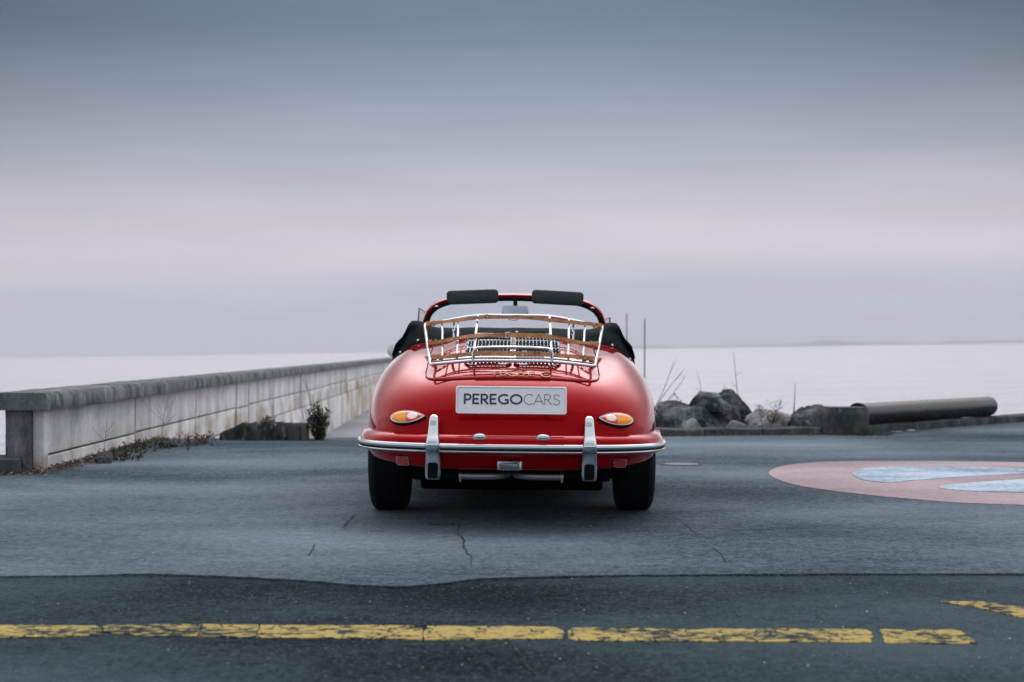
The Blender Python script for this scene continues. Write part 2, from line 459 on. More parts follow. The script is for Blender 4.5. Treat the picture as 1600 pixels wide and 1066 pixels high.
def water_mat():
    m = mat('lake_water', (0.33, 0.315, 0.365), 0.15, ior=1.33)
    nt, L, b = nodes_of(m)
    tc = N(nt, 'ShaderNodeTexCoord')
    mp = N(nt, 'ShaderNodeMapping', inputs={'Scale': (0.45, 1.0, 1.0)})
    L(tc.outputs['Object'], mp.inputs[0])
    n1 = N(nt, 'ShaderNodeTexNoise', inputs={'Scale': 0.55, 'Detail': 5.0, 'Roughness': 0.6})
    L(mp.outputs[0], n1.inputs['Vector'])
    n2 = N(nt, 'ShaderNodeTexNoise', inputs={'Scale': 0.06, 'Detail': 4.0, 'Roughness': 0.6})
    L(mp.outputs[0], n2.inputs['Vector'])
    ad = N(nt, 'ShaderNodeMath', operation='MULTIPLY_ADD', inputs={1: 9.0})
    L(n2.outputs['Fac'], ad.inputs[0]); L(n1.outputs['Fac'], ad.inputs[2])
    mps = N(nt, 'ShaderNodeMapping', inputs={'Scale': (0.05, 0.22, 1.0)})
    L(tc.outputs['Object'], mps.inputs[0])
    n3 = N(nt, 'ShaderNodeTexNoise', inputs={'Scale': 1.0, 'Detail': 6.0, 'Roughness': 0.7})
    L(mps.outputs[0], n3.inputs['Vector'])
    cm = N(nt, 'ShaderNodeMapRange', inputs={1: 0.32, 2: 0.68, 3: 0.0, 4: 1.0})
    L(n3.outputs['Fac'], cm.inputs[0])
    cx_ = N(nt, 'ShaderNodeMix', data_type='RGBA', inputs={6: (0.25, 0.245, 0.30, 1), 7: (0.42, 0.40, 0.45, 1)})
    L(cm.outputs[0], cx_.inputs[0])
    L(cx_.outputs[2], b.inputs['Base Color'])
    bp = N(nt, 'ShaderNodeBump', inputs={'Strength': 0.8, 'Distance': 0.6})
    L(ad.outputs[0], bp.inputs['Height'])
    L(bp.outputs[0], b.inputs['Normal'])


water_mat()

# ------------------------------------------------------------------ mesh helpers


class MB:
    def __init__(self):
        self.v = []
        self.f = []

    def add(self, vs_, fs):
        o = len(self.v)
        self.v += [tuple(p) for p in vs_]
        self.f += [tuple(i + o for i in f) for f in fs]
        return self

    def box(self, c, s, rot=None):
        x, y, z = (a / 2 for a in s)
        p = [Vector((sx * x, sy * y, sz * z)) for sz in (-1, 1) for sy in (-1, 1) for sx in (-1, 1)]
        if rot is not None:
            p = [rot @ q for q in p]
        p = [q + Vector(c) for q in p]
        return self.add(p, [(0, 2, 3, 1), (4, 5, 7, 6), (0, 1, 5, 4), (2, 6, 7, 3), (0, 4, 6, 2), (1, 3, 7, 5)])

    def loft(self, rings, closed=True, caps=True, loop=False):
        n = len(rings[0])
        vs_ = [p for r in rings for p in r]
        fs = []
        m = len(rings)
        for i in range(m if loop else m - 1):
            a, b = i * n, ((i + 1) % m) * n
            for j in range(n if closed else n - 1):
                k = (j + 1) % n
                fs.append((a + j, a + k, b + k, b + j))
        if caps and closed and not loop:
            fs.append(tuple(range(n)))
            fs.append(tuple((m - 1) * n + j for j in range(n)))
        return self.add(vs_, fs)

    def tube(self, pts, r, n=8, loop=False, flat=None):
        pts = [Vector(p) for p in pts]
        m = len(pts)
        rr = r if callable(r) else (lambda t: r)
        rings = []
        up = Vector((0, 0, 1))
        prev = None
        for i, p in enumerate(pts):
            if loop:
                t = pts[(i + 1) % m] - pts[i - 1]
            else:
                t = pts[min(i + 1, m - 1)] - pts[max(i - 1, 0)]
            t.normalize()
            if prev is None:
                a = up if abs(t.z) < 0.9 else Vector((1, 0, 0))
                s = t.cross(a).normalized()
            else:
                s = (prev - t * prev.dot(t)).normalized()
            prev = s
            q = t.cross(s)
            rad = rr(i / max(1, m - 1))
            rings.append([p + s * (math.cos(2 * math.pi * k / n) * rad) + q * (math.sin(2 * math.pi * k / n) * rad) for k in range(n)])
        return self.loft(rings, True, True, loop)

    def lathe(self, prof, origin, axis='x', n=32):
        """prof: (radius, along)"""
        o = Vector(origin)
        rings = []
        for r, a in prof:
            ring = []
            for k in range(n):
                t = 2 * math.pi * k / n
                if axis == 'x':
                    ring.append(o + Vector((a, r * math.cos(t), r * math.sin(t))))
                elif axis == 'y':
                    ring.append(o + Vector((r * math.cos(t), a, r * math.sin(t))))
                else:
                    ring.append(o + Vector((r * math.cos(t), r * math.sin(t), a)))
            rings.append(ring)
        return self.loft(rings, True, True)

    def slab(self, outline, z0, z1):
        """outline of (x, y), solid between z0 and z1"""
        n = len(outline)
        vs_ = [(x, y, z0) for x, y in outline] + [(x, y, z1) for x, y in outline]
        fs = [tuple(range(n - 1, -1, -1)), tuple(range(n, 2 * n))]
        for i in range(n):
            k = (i + 1) % n
            fs.append((i, k, n + k, n + i))
        return self.add(vs_, fs)

    def sphere(self, c, r, sx=1, sy=1, sz=1, n=12, m=8):
        c = Vector(c)
        rings = []
        for i in range(1, m):
            t = math.pi * i / m
            rings.append([c + Vector((r * sx * math.sin(t) * math.cos(2 * math.pi * k / n), r * sy * math.sin(t) * math.sin(2 * math.pi * k / n), r * sz * math.cos(t))) for k in range(n)])
        return self.loft(rings)

    def build(self, name, material, parent=None, smooth=True, angle=35, bevel=0.0, recalc=True):
        me = bpy.data.meshes.new(name)
        me.from_pydata([tuple(p) for p in self.v], [], self.f)
        bm = bmesh.new()
        bm.from_mesh(me)
        if bevel > 0:
            es = [e for e in bm.edges if len(e.link_faces) == 2 and e.calc_face_angle(0) > R(40)]
            bmesh.ops.bevel(bm, geom=es, offset=bevel, segments=2, affect='EDGES', profile=0.6)
        if recalc:
            bmesh.ops.recalc_face_normals(bm, faces=bm.faces[:])
        bm.to_mesh(me)
        bm.free()
        if smooth:
            for p in me.polygons:
                p.use_smooth = True
            me.set_sharp_from_angle(angle=R(angle))
        me.materials.append(M[material])
        o = bpy.data.objects.new(name, me)
        COL.objects.link(o)
        if parent is not None:
            o.parent = parent
        return o


def tag(o, label=None, cat=None, group=None, kind=None):
    if label:
        o['label'] = label
    if cat:
        o['category'] = cat
    if group:
        o['group'] = group
    if kind:
        o['kind'] = kind
    return o


def empty(name, loc=(0, 0, 0), rz=0.0):
    o = bpy.data.objects.new(name, None)
    COL.objects.link(o)
    o.location = loc
    o.rotation_euler = (0, 0, rz)
    o.empty_display_size = 0.2
    return o


def G(u, v):
    """a point of the level pavement as measured in the photograph"""
    Y = H * F / (v - HV)
    return ((u - 800) / F * Y, Y)


def catmull(pts, k=8, loop=False):
    pts = [Vector(p) for p in pts]
    n = len(pts)
    out = []
    for i in range(n if loop else n - 1):
        if loop:
            p0, p1, p2, p3 = pts[i - 1], pts[i], pts[(i + 1) % n], pts[(i + 2) % n]
        else:
            p0, p1, p2, p3 = pts[max(i - 1, 0)], pts[i], pts[i + 1], pts[min(i + 2, n - 1)]
        for j in range(k):
            t = j / k
            out.append(0.5 * ((2 * p1) + (p2 - p0) * t + (2 * p0 - 5 * p1 + 4 * p2 - p3) * t * t + (3 * p1 - p0 - 3 * p2 + p3) * t ** 3))
    if not loop:
        out.append(pts[-1])
    return out


def pchip(xs, ys):
    xs = np.array(xs, float)
    ys = np.array(ys, float)
    h = np.diff(xs)
    d = np.diff(ys) / h
    m = np.zeros_like(ys)
    for i in range(1, len(xs) - 1):
        if d[i - 1] * d[i] > 0:
            w1, w2 = 2 * h[i] + h[i - 1], h[i] + 2 * h[i - 1]
            m[i] = (w1 + w2) / (w1 / d[i - 1] + w2 / d[i])
    m[0], m[-1] = d[0], d[-1]

    def f(x):
        x = min(max(x, xs[0]), xs[-1])
        i = int(min(np.searchsorted(xs, x, 'right') - 1, len(xs) - 2))
        i = max(i, 0)
        t = (x - xs[i]) / h[i]
        return float(ys[i] * (1 + 2 * t) * (1 - t) ** 2 + h[i] * m[i] * t * (1 - t) ** 2 + ys[i + 1] * t * t * (3 - 2 * t) + h[i] * m[i + 1] * t * t * (t - 1))
    return f


# ================================================================== SETTING
# ------------------------------------------------------------------ lake
WZ = -2.6
mb = MB()
mb.add([(-9000, -60, 0), (9000, -60, 0), (9000, 12000, 0), (-9000, 12000, 0)], [(0, 1, 2, 3)])
lake = mb.build('lake', 'lake_water', smooth=False)
lake.location = (0, 0, WZ)
lake.rotation_euler = (0, -math.atan(TILT), 0)
tag(lake, 'pale calm lilac lake reaching to the horizon', kind='structure')

# ------------------------------------------------------------------ road and pavement
# old coarse road asphalt in front
mb = MB()
mb.add([(-14, -25, 0), (16, -25, 0), (16, 15.3, 0), (-14, 10.2, 0)], [(0, 1, 2, 3)])
road = mb.build('road', 'asphalt_dark', smooth=False)
tag(road, 'coarse dark asphalt road surface in the foreground', kind='structure')

# the smoother lighter pavement laid over it, with a ragged front edge
edge_px = [(-900, 905), (-300, 904), (0, 903), (120, 902), (230, 899), (330, 902), (470, 909), (560, 917), (640, 919), (700, 913), (755, 906), (880, 903), (1000, 901), (1300, 899), (1600, 899), (2000, 898), (2800, 897)]
edge = []
for (a, b) in zip(edge_px[:-1], edge_px[1:]):
    k = max(2, int((b[0] - a[0]) / 7))
    for i in range(k):
        t = i / k
        u, v = a[0] + (b[0] - a[0]) * t, a[1] + (b[1] - a[1]) * t
        x, y = G(u, v)
        y += 0.012 * noise.noise(Vector((x * 9, 3, 0))) + 0.008 * noise.noise(Vector((x * 31, 7, 0)))
        edge.append((x, y))
PZ = 0.008
FARL = [(-5.5, 9.9), (-3.72, 10.62), (-3.66, 11.2), (-3.78, 15.0), (-2.0, 15.15), (0.5, 15.25), (1.5, 15.32), (3.45, 15.75), (4.0, 15.95), (7.2, 19.0), (12, 22.5), (13, 22.6)]
outline = edge + FARL[::-1] + [(-13, 7.5)]
mb = MB().slab(outline, -0.4, PZ)
pavement = mb.build('pavement', 'asphalt_light', smooth=False)
tag(pavement, 'smooth light grey asphalt pavement under the car', kind='structure')


def strip(pts, w, z, name, material, parent, jitter=0.0, taper=True):
    """thin strip lying on the ground"""
    P_ = []
    for i in range(len(pts) - 1):
        a, b = Vector(pts[i]), Vector(pts[i + 1])
        k = max(2, int((b - a).length / 0.018))
        for j in range(k):
            P_.append(a + (b - a) * (j / k))
    P_.append(Vector(pts[-1]))
    L_, R_ = [], []
    n = len(P_)
    for i, p in enumerate(P_):
        t = (P_[min(i + 1, n - 1)] - P_[max(i - 1, 0)]).normalized()
        q = Vector((-t.y, t.x))
        jj = jitter * 0.8 * (noise.noise(Vector((p.x * 9, p.y * 9, 0))) + 0.35 * noise.noise(Vector((p.x * 40, p.y * 40, 5))))
        ww = 0.62 * w * (0.25 + 0.9 * abs(noise.noise(Vector((p.x * 22, p.y * 22, 9)))) * 1.6)
        if taper:
            e = min(i, n - 1 - i) / (n * 0.2)
            ww *= min(1.0, 0.15 + e)
        c = p + q * jj
        L_.append((c.x + q.x * ww / 2, c.y + q.y * ww / 2, z))
        R_.append((c.x - q.x * ww / 2, c.y - q.y * ww / 2, z))
    m_ = MB()
    m_.loft([L_, R_], closed=False, caps=False)
    return m_.build(name, material, parent, smooth=False)


for px, w, j in [
    ([(718, 818), (717, 838), (724, 845), (725, 860), (735, 872), (738, 888)], 0.022, 0.02),
    ([(556, 806), (543, 818), (536, 830)], 0.022, 0.015),
    ([(494, 853), (486, 862), (484, 872)], 0.016, 0.02),
    ([(1040, 800), (1075, 826), (1095, 845)], 0.012, 0.015),
    ([(1110, 858), (1125, 868), (1134, 884)], 0.020, 0.018),
    ([(230, 899), (300, 895), (420, 897), (480, 900)], 0.006, 0.01),
]:
    strip([G(*p) for p in px], w, PZ + 0.003, 'crack', 'crack_dark', pavement, j)
# the dark open joint along the pavement's ragged edge
jt = [(x, y - 0.004) for x, y in edge if -3.6 < x < 3.6]
for seg in (jt[:24], jt[29:66], jt[112:150], jt[153:215], jt[219:270], jt[273:]):
    strip(seg, 0.010, 0.0045, 'joint', 'crack_dark', road, 0.002, taper=True)
for px, w, j in [
    ([(800, 1000), (815, 1030), (840, 1066)], 0.012, 0.03),
    ([(1400, 915), (1460, 930), (1530, 945), (1600, 960)], 0.016, 0.02),
    ([(430, 990), (300, 985), (120, 989)], 0.01, 0.02),
]:
    strip([G(*p) for p in px], w, 0.009, 'crack', 'crack_dark', road, j)


def patch(px, name, material, z, z0, ragged=0.0, smoothk=0, parent=None):
    pts = [Vector(G(*p)) for p in px]
    if smoothk:
        pts = catmull(pts, smoothk, True)
    out = []
    n = len(pts)
    for i in range(n):
        a, b = pts[i], pts[(i + 1) % n]
        k = max(1, int((b - a).length / 0.02)) if ragged else 1
        for j in range(k):
            p = a + (b - a) * (j / k)
            q = Vector((-(b - a).y, (b - a).x)).normalized()
            p = p + q * ragged * (noise.noise(Vector((p.x * 20, p.y * 20, 2))) + 0.8 * noise.noise(Vector((p.x * 60, p.y * 60, 4))))
            out.append((p.x, p.y))
    return MB().slab(out, z0, z).build(name, material, parent, smooth=False)


# yellow line, broken by wear
segs = [
    [(-220, 977), (150, 979), (160, 984), (157, 994), (60, 997), (-220, 999)],
    [(164, 976), (314, 977), (308, 995), (240, 995), (161, 989)],
    [(317, 977), (402, 978), (406, 982), (396, 997), (311, 995)],
    [(407, 978), (520, 978), (648, 979), (622, 990), (590, 999), (400, 997)],
    [(668, 979), (868, 981), (882, 986), (878, 999), (664, 1001), (660, 993)],
    [(598, 999), (640, 984), (661, 982), (660, 1001)],
    [(893, 982), (1355, 985), (1362, 991), (1360, 1005), (900, 1002), (886, 997)],
    [(1374, 985), (1500, 985), (1527, 1007), (1384, 1006)],
]
for s in segs:
    patch(s, 'yellow_line', 'yellow_paint', 0.0035, -0.001, 0.011, 0, road)
patch([(1468, 941), (1530, 941), (1600, 950), (1760, 976), (1760, 1000), (1600, 967), (1530, 951)], 'yellow_line', 'yellow_paint', 0.0035, -0.001, 0.006, 0, road)

# painted pink ground picture with two pale blue petals
pink = [(1201, 741), (1220, 731), (1259, 725.6), (1311, 723), (1390, 722.5), (1500, 723), (1600, 724.8), (1800, 729), (1960, 738), (2000, 755), (1960, 775), (1850, 792), (1720, 796), (1600, 792), (1495, 788), (1416, 781.8), (1337, 774), (1259, 763.4), (1219, 753)]
patch(pink, 'painted_ground', 'pink_paint', PZ + 0.004, PZ - 0.002, 0, 5, pavement)
w1 = [(1332, 743.7), (1344, 737), (1364, 733.6), (1416, 732), (1521, 732.4), (1600, 735.9), (1660, 739), (1600, 743), (1495, 748.5), (1429, 753.7), (1385, 757), (1350, 753)]
patch(w1, 'painted_petal', 'blue_paint', PZ + 0.008, PZ - 0.001, 0.01, 5, pavement)
w2 = [(1466, 764), (1521, 757.4), (1600, 752), (1700, 749), (1800, 752), (1790, 764), (1700, 773), (1600, 772.6), (1508, 770)]
patch(w2, 'painted_petal', 'blue_paint', PZ + 0.008, PZ - 0.001, 0.01, 5, pavement)

# covers let into the pavement
x, y = G(1064, 727)
t = empty('manhole_cover', (x, y, PZ))
mb = MB().lathe([(0.0001, 0.001), (0.150, 0.003), (0.155, 0.001)], (0, 0, 0), 'z', 40)
mb.build('lid', 'manhole_iron', t)
ring = MB()
ring.tube([(0.167 * math.cos(a), 0.167 * math.sin(a), 0.001) for a in np.linspace(0, 2 * math.pi, 40, endpoint=False)], 0.006, 6, True)
ring.build('rim', 'dark_iron', t)
tag(t, 'round iron manhole cover in the asphalt right of the car', 'manhole cover')
x, y = G(690, 822)
t = empty('utility_cover', (x, y, PZ))
MB().box((0, 0, 0.001), (0.115, 0.05, 0.006)).build('lid', 'manhole_iron', t)
fr = MB()
for c, s in (((0, 0.03, 0), (0.135, 0.008, 0.008)), ((0, -0.03, 0), (0.135, 0.008, 0.008)), ((0.063, 0, 0), (0.008, 0.05, 0.0075)), ((-0.063, 0, 0), (0.008, 0.05, 0.0075))):
    fr.box(c, s)
fr.build('rim', 'dark_iron', t)
tag(t, 'small rectangular metal cover in the asphalt behind the left rear wheel', 'cover')

# lower path of the pier beyond the pavement
mb = MB().slab([(-3.9, 15.0), (2.2, 15.2), (2.6, 70), (-6.0, 70)], -4.0, -0.95)
path = mb.build('path', 'concrete_path', smooth=False)
tag(path, 'pale concrete pier path below the pavement edge', kind='structure')
# quay body left of the wall, kerb and earth bank on the right
mb = MB().slab([(-14, -25), (16, -25), (16, 23), (7, 18.8), (3.4, 15.6), (2.2, 15.2), (-3.7, 14.8), (-3.5, 10.5), (-14, 10.2)], -4.0, -0.01)
quay = mb.build('quay', 'earth', smooth=False)
tag(quay, 'body of the quay under the pavement', kind='structure')
bank = MB()
rows = []
for i in range(41):
    t = i / 40
    x = 1.0 + 13.0 * t
    y0 = 15.35 + 0.2 * (x - 1) / 2.5 if x < 3.5 else (15.6 + (x - 3.5) * 0.93)
    row = []
    for j, (dy, z) in enumerate(((0.1, 0.02), (0.35, 0.0), (0.8, -0.15), (1.6, -0.9), (2.6, -2.0), (4.0, -3.4))):
        row.append((x + (0.2 * dy if x > 3.5 else 0) * -1, y0 + dy, z + 0.06 * noise.noise(Vector((x * 2.1, dy * 3, 1)))))
    rows.append(row)
bank.loft(rows, closed=False, caps=False)
tag(bank.build('bank', 'earth'), 'dark earth bank falling to the lake behind the kerb', kind='structure')

# ================================================================== SEA WALL
def wx(Y, off=0.0):
    return -3.35 - 0.027 * Y + off


def wall_box(m_, y0, y1, o0, o1, z0, z1, jit=0.0):
    ring = []
    for Y in (y0, y1):
        ring.append([(wx(Y, o0), Y, z0), (wx(Y, o1), Y, z0), (wx(Y, o1), Y, z1), (wx(Y, o0), Y, z1)])
    if jit:
        ring = [[(p[0] + rnd.uniform(-jit, jit), p[1] + rnd.uniform(-jit, jit), p[2] + rnd.uniform(-jit, jit)) for p in r] for r in ring]
    m_.loft(ring)


wall = empty('sea_wall', (wx(11.0), 11.0, 0))
tag(wall, 'long low pale concrete sea wall with dark stone coping on the left', 'wall')


def wpart(m_, name, material, bevel=0.008, **k):
    o = m_.build(name, material, wall, bevel=bevel, **k)
    o.matrix_parent_inverse = Matrix.Translation(-wall.location)
    return o


ys = [11.13, 14.1, 17.2, 20.1, 21.2, 23.8, 27.6, 32.6, 37.6, 41.0, 44.2, 48.0, 52.5, 57.0, 62.0, 68.0]
m_ = MB(); wall_box(m_, 11.05, 68, -0.21, -0.03, -1.2, 0.48)
wpart(m_, 'core', 'block_concrete', 0)
for i in range(len(ys) - 1):
    a, b = ys[i] + 0.014, ys[i + 1] - 0.014
    pr = rnd.uniform(-0.012, 0.008)
    zs = 0.12 + rnd.uniform(-0.012, 0.012)
    m_ = MB(); wall_box(m_, a, b, -0.028, pr, zs + 0.007, 0.474)
    wpart(m_, 'panel', 'wall_concrete')
    m_ = MB(); wall_box(m_, a, b, -0.028, pr + rnd.uniform(-0.004, 0.004), -0.175, zs - 0.007)
    wpart(m_, 'panel', 'wall_concrete')
    if b > 14:
        m_ = MB(); wall_box(m_, max(a, 14.5), b + 0.01, -0.028, 0.02, -1.3, -0.187)
        wpart(m_, 'panel', 'wall_concrete')
cy = [10.86, 12.6, 15.3, 18.2, 21.25, 24.4, 27.6, 30.8, 34.1, 37.6, 41.0, 44.4, 48, 52, 56, 60, 64, 68.2]
for i in range(len(cy) - 1):
    a, b = cy[i] + (0.004 if i else 0), cy[i + 1] - 0.004
    n = max(4, int((b - a) / (0.07 if a < 25 else 0.2)))
    rings = []
    for k in range(n + 1):
        Y = a + (b - a) * k / n
        pr = [(-0.32, 0.478), (0.095, 0.478), (0.10, 0.50), (0.098, 0.575), (0.075, 0.612), (-0.28, 0.615), (-0.325, 0.585), (-0.33, 0.51)]
        ring = []
        for q, (o, z) in enumerate(pr):
            j = 0.006 * noise.noise(Vector((Y * 2.1, q * 2.7, i))) + 0.007 * noise.noise(Vector((Y * 14, q * 1.7, i)))
            ring.append((wx(Y, o + j), Y, z + j * 0.7))
        rings.append(ring)
    m_ = MB().loft(rings)
    wpart(m_, 'coping_block', 'coping_stone', 0, angle=50)
# dark end post and pale pilaster at the near end
m_ = MB(); rings = []
for z in np.linspace(-0.15, 0.476, 9):
    j = lambda s: 0.008 * noise.noise(Vector((z * 7, s, 3)))
    rings.append([(-3.90 + j(1), 10.95 + j(2), z), (-3.755 + j(3), 10.93 + j(4), z), (-3.712 + j(5), 10.97, z), (-3.712, 11.12, z), (-3.90, 11.12, z)])
m_.loft(rings); wpart(m_, 'end_post', 'coping_stone', 0, angle=40)
m_ = MB().box((-3.668, 11.065, 0.20), (0.085, 0.11, 0.548)); wpart(m_, 'pilaster', 'wall_concrete')

# kerb step at the foot of the wall's end, running out of the picture
kb = empty('kerb_step', (-3.9, 10.8, 0))
for i in range(4):
    a = Vector((-3.70, 10.72)) + Vector((-0.9, -0.42)).normalized() * (0.62 * i)
    b = a + Vector((-0.9, -0.42)).normalized() * 0.61
    d = Vector((-0.42, 0.9)).normalized() * 0.55
    m_ = MB().slab([(a.x, a.y), (b.x, b.y), (b.x + d.x, b.y + d.y), (a.x + d.x, a.y + d.y)], -0.2, 0.118 + 0.004 * (i % 2))
    o = m_.build('kerb_stone', 'kerb_stone', kb, bevel=0.015)
    o.matrix_parent_inverse = Matrix.Translation(-kb.location)
tag(kb, 'grey stone kerb step at the near end of the sea wall', 'kerb')

# low broken concrete upstand along the pavement edge
bl = empty('concrete_upstand', (-2.6, 14.85, 0))
rings = []
for k in range(60):
    t = k / 59
    x = -3.02 + 0.83 * t
    h = 0.19 * min(1, 0.45 + t * 2.0) - 0.01 * math.sin(t * 9) + 0.02 * noise.noise(Vector((x * 9, 1, 1))) + 0.012 * noise.noise(Vector((x * 33, 1, 1)))
    d = 0.03 * noise.noise(Vector((x * 8, 4, 4))) + 0.012 * noise.noise(Vector((x * 31, 4, 4)))
    rings.append([(x, 14.66 + d, -0.02), (x, 14.67 + d * 1.5, h * 0.3), (x, 14.68 + d, h * 0.6), (x, 14.70 + d * 0.7, h * 0.9), (x, 14.72 + d * 0.5, h), (x, 14.95, h - 0.005), (x, 15.0, -0.02)])
m_ = MB().loft(rings)
o = m_.build('block', 'mossy_stone', bl, angle=45); o.matrix_parent_inverse = Matrix.Translation(-bl.location)
m_ = MB().box((-2.155, 14.80, 0.085), (0.06, 0.24, 0.19))
o = m_.build('end_stone', 'block_concrete', bl, bevel=0.01); o.matrix_parent_inverse = Matrix.Translation(-bl.location)
tag(bl, 'low mossy concrete upstand at the pavement edge left of the bush', 'upstand')

# ================================================================== RIGHT KERB
kr = empty('kerb', (2.4, 15.5, 0))
pts = [(0.2, 15.27), (0.9, 15.30), (1.5, 15.34), (2.1, 15.45), (2.75, 15.58), (3.42, 15.74)]
pts2 = [(3.98, 15.98), (4.7, 16.65), (5.4, 17.3), (6.1, 17.98), (6.9, 18.75), (7.7, 19.4), (8.6, 20.1), (9.6, 20.9)]
for chain in (pts, pts2):
    for i, (a, b) in enumerate(zip(chain[:-1], chain[1:])):
        a, b = Vector(a), Vector(b)
        t = (b - a).normalized(); q = Vector((-t.y, t.x))
        a = a + t * 0.006; b = b - t * 0.006
        rings = []
        for k in range(9):
            p = a + (b - a) * k / 8
            j = 0.012 * noise.noise(Vector((p.x * 5, p.y * 5, 2)))
            h = 0.082 + 0.012 * noise.noise(Vector((p.x * 3.3, 8, 2))) + (0.01 if chain is pts2 else 0)
            rings.append([(p.x - q.x * j, p.y - q.y * j, -0.05), (p.x - q.x * j, p.y - q.y * j, h - 0.015), (p.x + q.x * 0.02, p.y + q.y * 0.02, h), (p.x + q.x * 0.26, p.y + q.y * 0.26, h), (p.x + q.x * 0.28, p.y + q.y * 0.28, -0.05)])
        o = MB().loft(rings).build('kerb_stone', 'kerb_stone', kr, angle=50)
        o.matrix_parent_inverse = Matrix.Translation(-kr.location)
tag(kr, 'low weathered stone kerb along the shore edge on the right', 'kerb')

# concrete block and pipe
def smooth_(a, b, x):
    t = min(1, max(0, (x - a) / (b - a)))
    return t * t * (3 - 2 * t)


m_ = MB()
rings = []
for z in np.linspace(-0.05, 0.305, 22):
    j = lambda s: 0.010 * noise.noise(Vector((z * 8, s, 6))) + 0.006 * noise.noise(Vector((z * 40, s, 6)))
    k_ = 0.02 * smooth_(0.24, 0.305, z)
    rings.append([(3.475 + j(1) + k_ + 0.03 * z, 15.66 + j(2) + k_, z), (3.62, 15.645 + j(7) + k_, z), (3.78, 15.64 + j(8) + k_, z), (3.935 + j(3) - k_, 15.66 + j(4) + k_, z), (3.95 + j(5) - k_, 15.98, z), (3.475 + j(6) + k_, 16.05, z)])
m_.loft(rings)
o = m_.build('concrete_block', 'block_concrete', angle=50)
tag(o, 'dark weathered concrete block on the kerb at the end of the black pipe', 'block')

pa, pb = Vector((3.90, 16.04, 0.215)), Vector((6.10, 18.20, 0.222))
ax = (pb - pa).normalized()
sx_ = ax.cross(Vector((0, 0, 1))).normalized(); sy_ = sx_.cross(ax)
rings = []
ro, ri = 0.122, 0.112
for p, r in ((pa, ri), (pa, ro), (pa.lerp(pb, 0.33), ro), (pa.lerp(pb, 0.66), ro), (pb, ro), (pb, ri)):
    rings.append([p + sx_ * (r * math.cos(2 * math.pi * k / 40)) + sy_ * (r * math.sin(2 * math.pi * k / 40)) for k in range(40)])
m_ = MB().loft(rings, caps=False, loop=True)
o = m_.build('pipe', 'pipe_plastic', angle=40)
tag(o, 'long black plastic pipe lying on the kerb at the right', 'pipe')
rings = []
for d, r in ((-0.012, 0.108), (-0.012, 0.129), (0.03, 0.129), (0.03, 0.1225)):
    p = pa + ax * d
    rings.append([p + sx_ * (r * math.cos(2 * math.pi * k / 40)) + sy_ * (r * math.sin(2 * math.pi * k / 40)) for k in range(40)])
MB().loft(rings, caps=False, loop=False).build('pipe_lip', 'crack_dark', o, angle=40)
MBb = MB()
MBb.box((4.55, 16.22, PZ + 0.012), (0.09, 0.06, 0.022), Matrix.Rotation(0.5, 3, 'Z'))
o = MBb.build('litter_scrap', 'litter_pale', bevel=0.004)
tag(o, 'small pale scrap on the ground below the black pipe, right one of two', 'litter')
o = MB().box((4.36, 16.12, PZ + 0.006), (0.13, 0.05, 0.01), Matrix.Rotation(-0.2, 3, 'Z')).build('litter_scrap', 'litter_pale', bevel=0.003)
tag(o, 'flat pale scrap on the ground below the black pipe, left one of two', 'litter')


# ------------------------------------------------------------------ boulders
def boulder(c, s, seed, material, label, cuts=7, group='shore boulders', rough=0.16):
    bm = bmesh.new()
    bmesh.ops.create_icosphere(bm, subdivisions=5, radius=1.0)
    rg = random.Random(seed)
    planes = []
    for _ in range(cuts):
        d = Vector((rg.uniform(-1, 1), rg.uniform(-1, 0.4), rg.uniform(-0.5, 1))).normalized()
        planes.append((d, rg.uniform(0.55, 0.85)))
    planes.append((Vector((rg.uniform(-0.35, 0.35), -0.1, 1)).normalized(), rg.uniform(0.6, 0.75)))
    for v in bm.verts:
        p = v.co.copy()
        for d, h in planes:
            e = p.dot(d) - h
            if e > 0:
                p -= d * e * 0.93
        q = p * 1.6 + Vector((seed * 3.1, 0, 0))
        f = 1 + rough * noise.fractal(q, 1.0, 2.0, 5) + 0.05 * noise.noise(q * 5)
        p *= f
        v.co = Vector((p.x * s[0], p.y * s[1], p.z * s[2]))
    me = bpy.data.meshes.new('boulder')
    bm.to_mesh(me); bm.free()
    for p in me.polygons:
        p.use_smooth = True
    me.set_sharp_from_angle(angle=R(38))
    me.materials.append(M[material])
    o = bpy.data.objects.new('boulder', me)
    COL.objects.link(o)
    o.location = c
    tag(o, label, 'boulder', group)
    return o


boulder((2.02, 16.25, 0.08), (0.48, 0.36, 0.31), 3, 'boulder_stone', 'large dark boulder nearest the car behind the right kerb')
boulder((2.22, 16.45, 0.27), (0.30, 0.28, 0.22), 11, 'boulder_stone', 'rounded grey boulder heaped on top of the large dark one')
boulder((2.58, 16.75, 0.21), (0.28, 0.26, 0.33), 5, 'boulder_stone', 'tall upright dark boulder, highest of the heap', cuts=9)
boulder((2.92, 16.2, 0.07), (0.32, 0.26, 0.235), 8, 'boulder_pale', 'pale flat faced boulder between the upright one and the gap', cuts=9)
boulder((3.36, 16.15, 0.07), (0.27, 0.24, 0.30), 21, 'boulder_stone', 'rounded boulder beside the concrete block', cuts=4)
boulder((2.50, 15.95, 0.02), (0.18, 0.14, 0.15), 31, 'boulder_stone', 'small dark stone in front of the upright boulder')
boulder((1.62, 16.2, 0.0), (0.22, 0.22, 0.26), 41, 'boulder_stone', 'dark boulder half hidden behind the car fender')
boulder((2.02, 15.92, 0.03), (0.15, 0.12, 0.19), 17, 'boulder_pale', 'small pale pointed stone leaning on the large dark boulder', cuts=9)


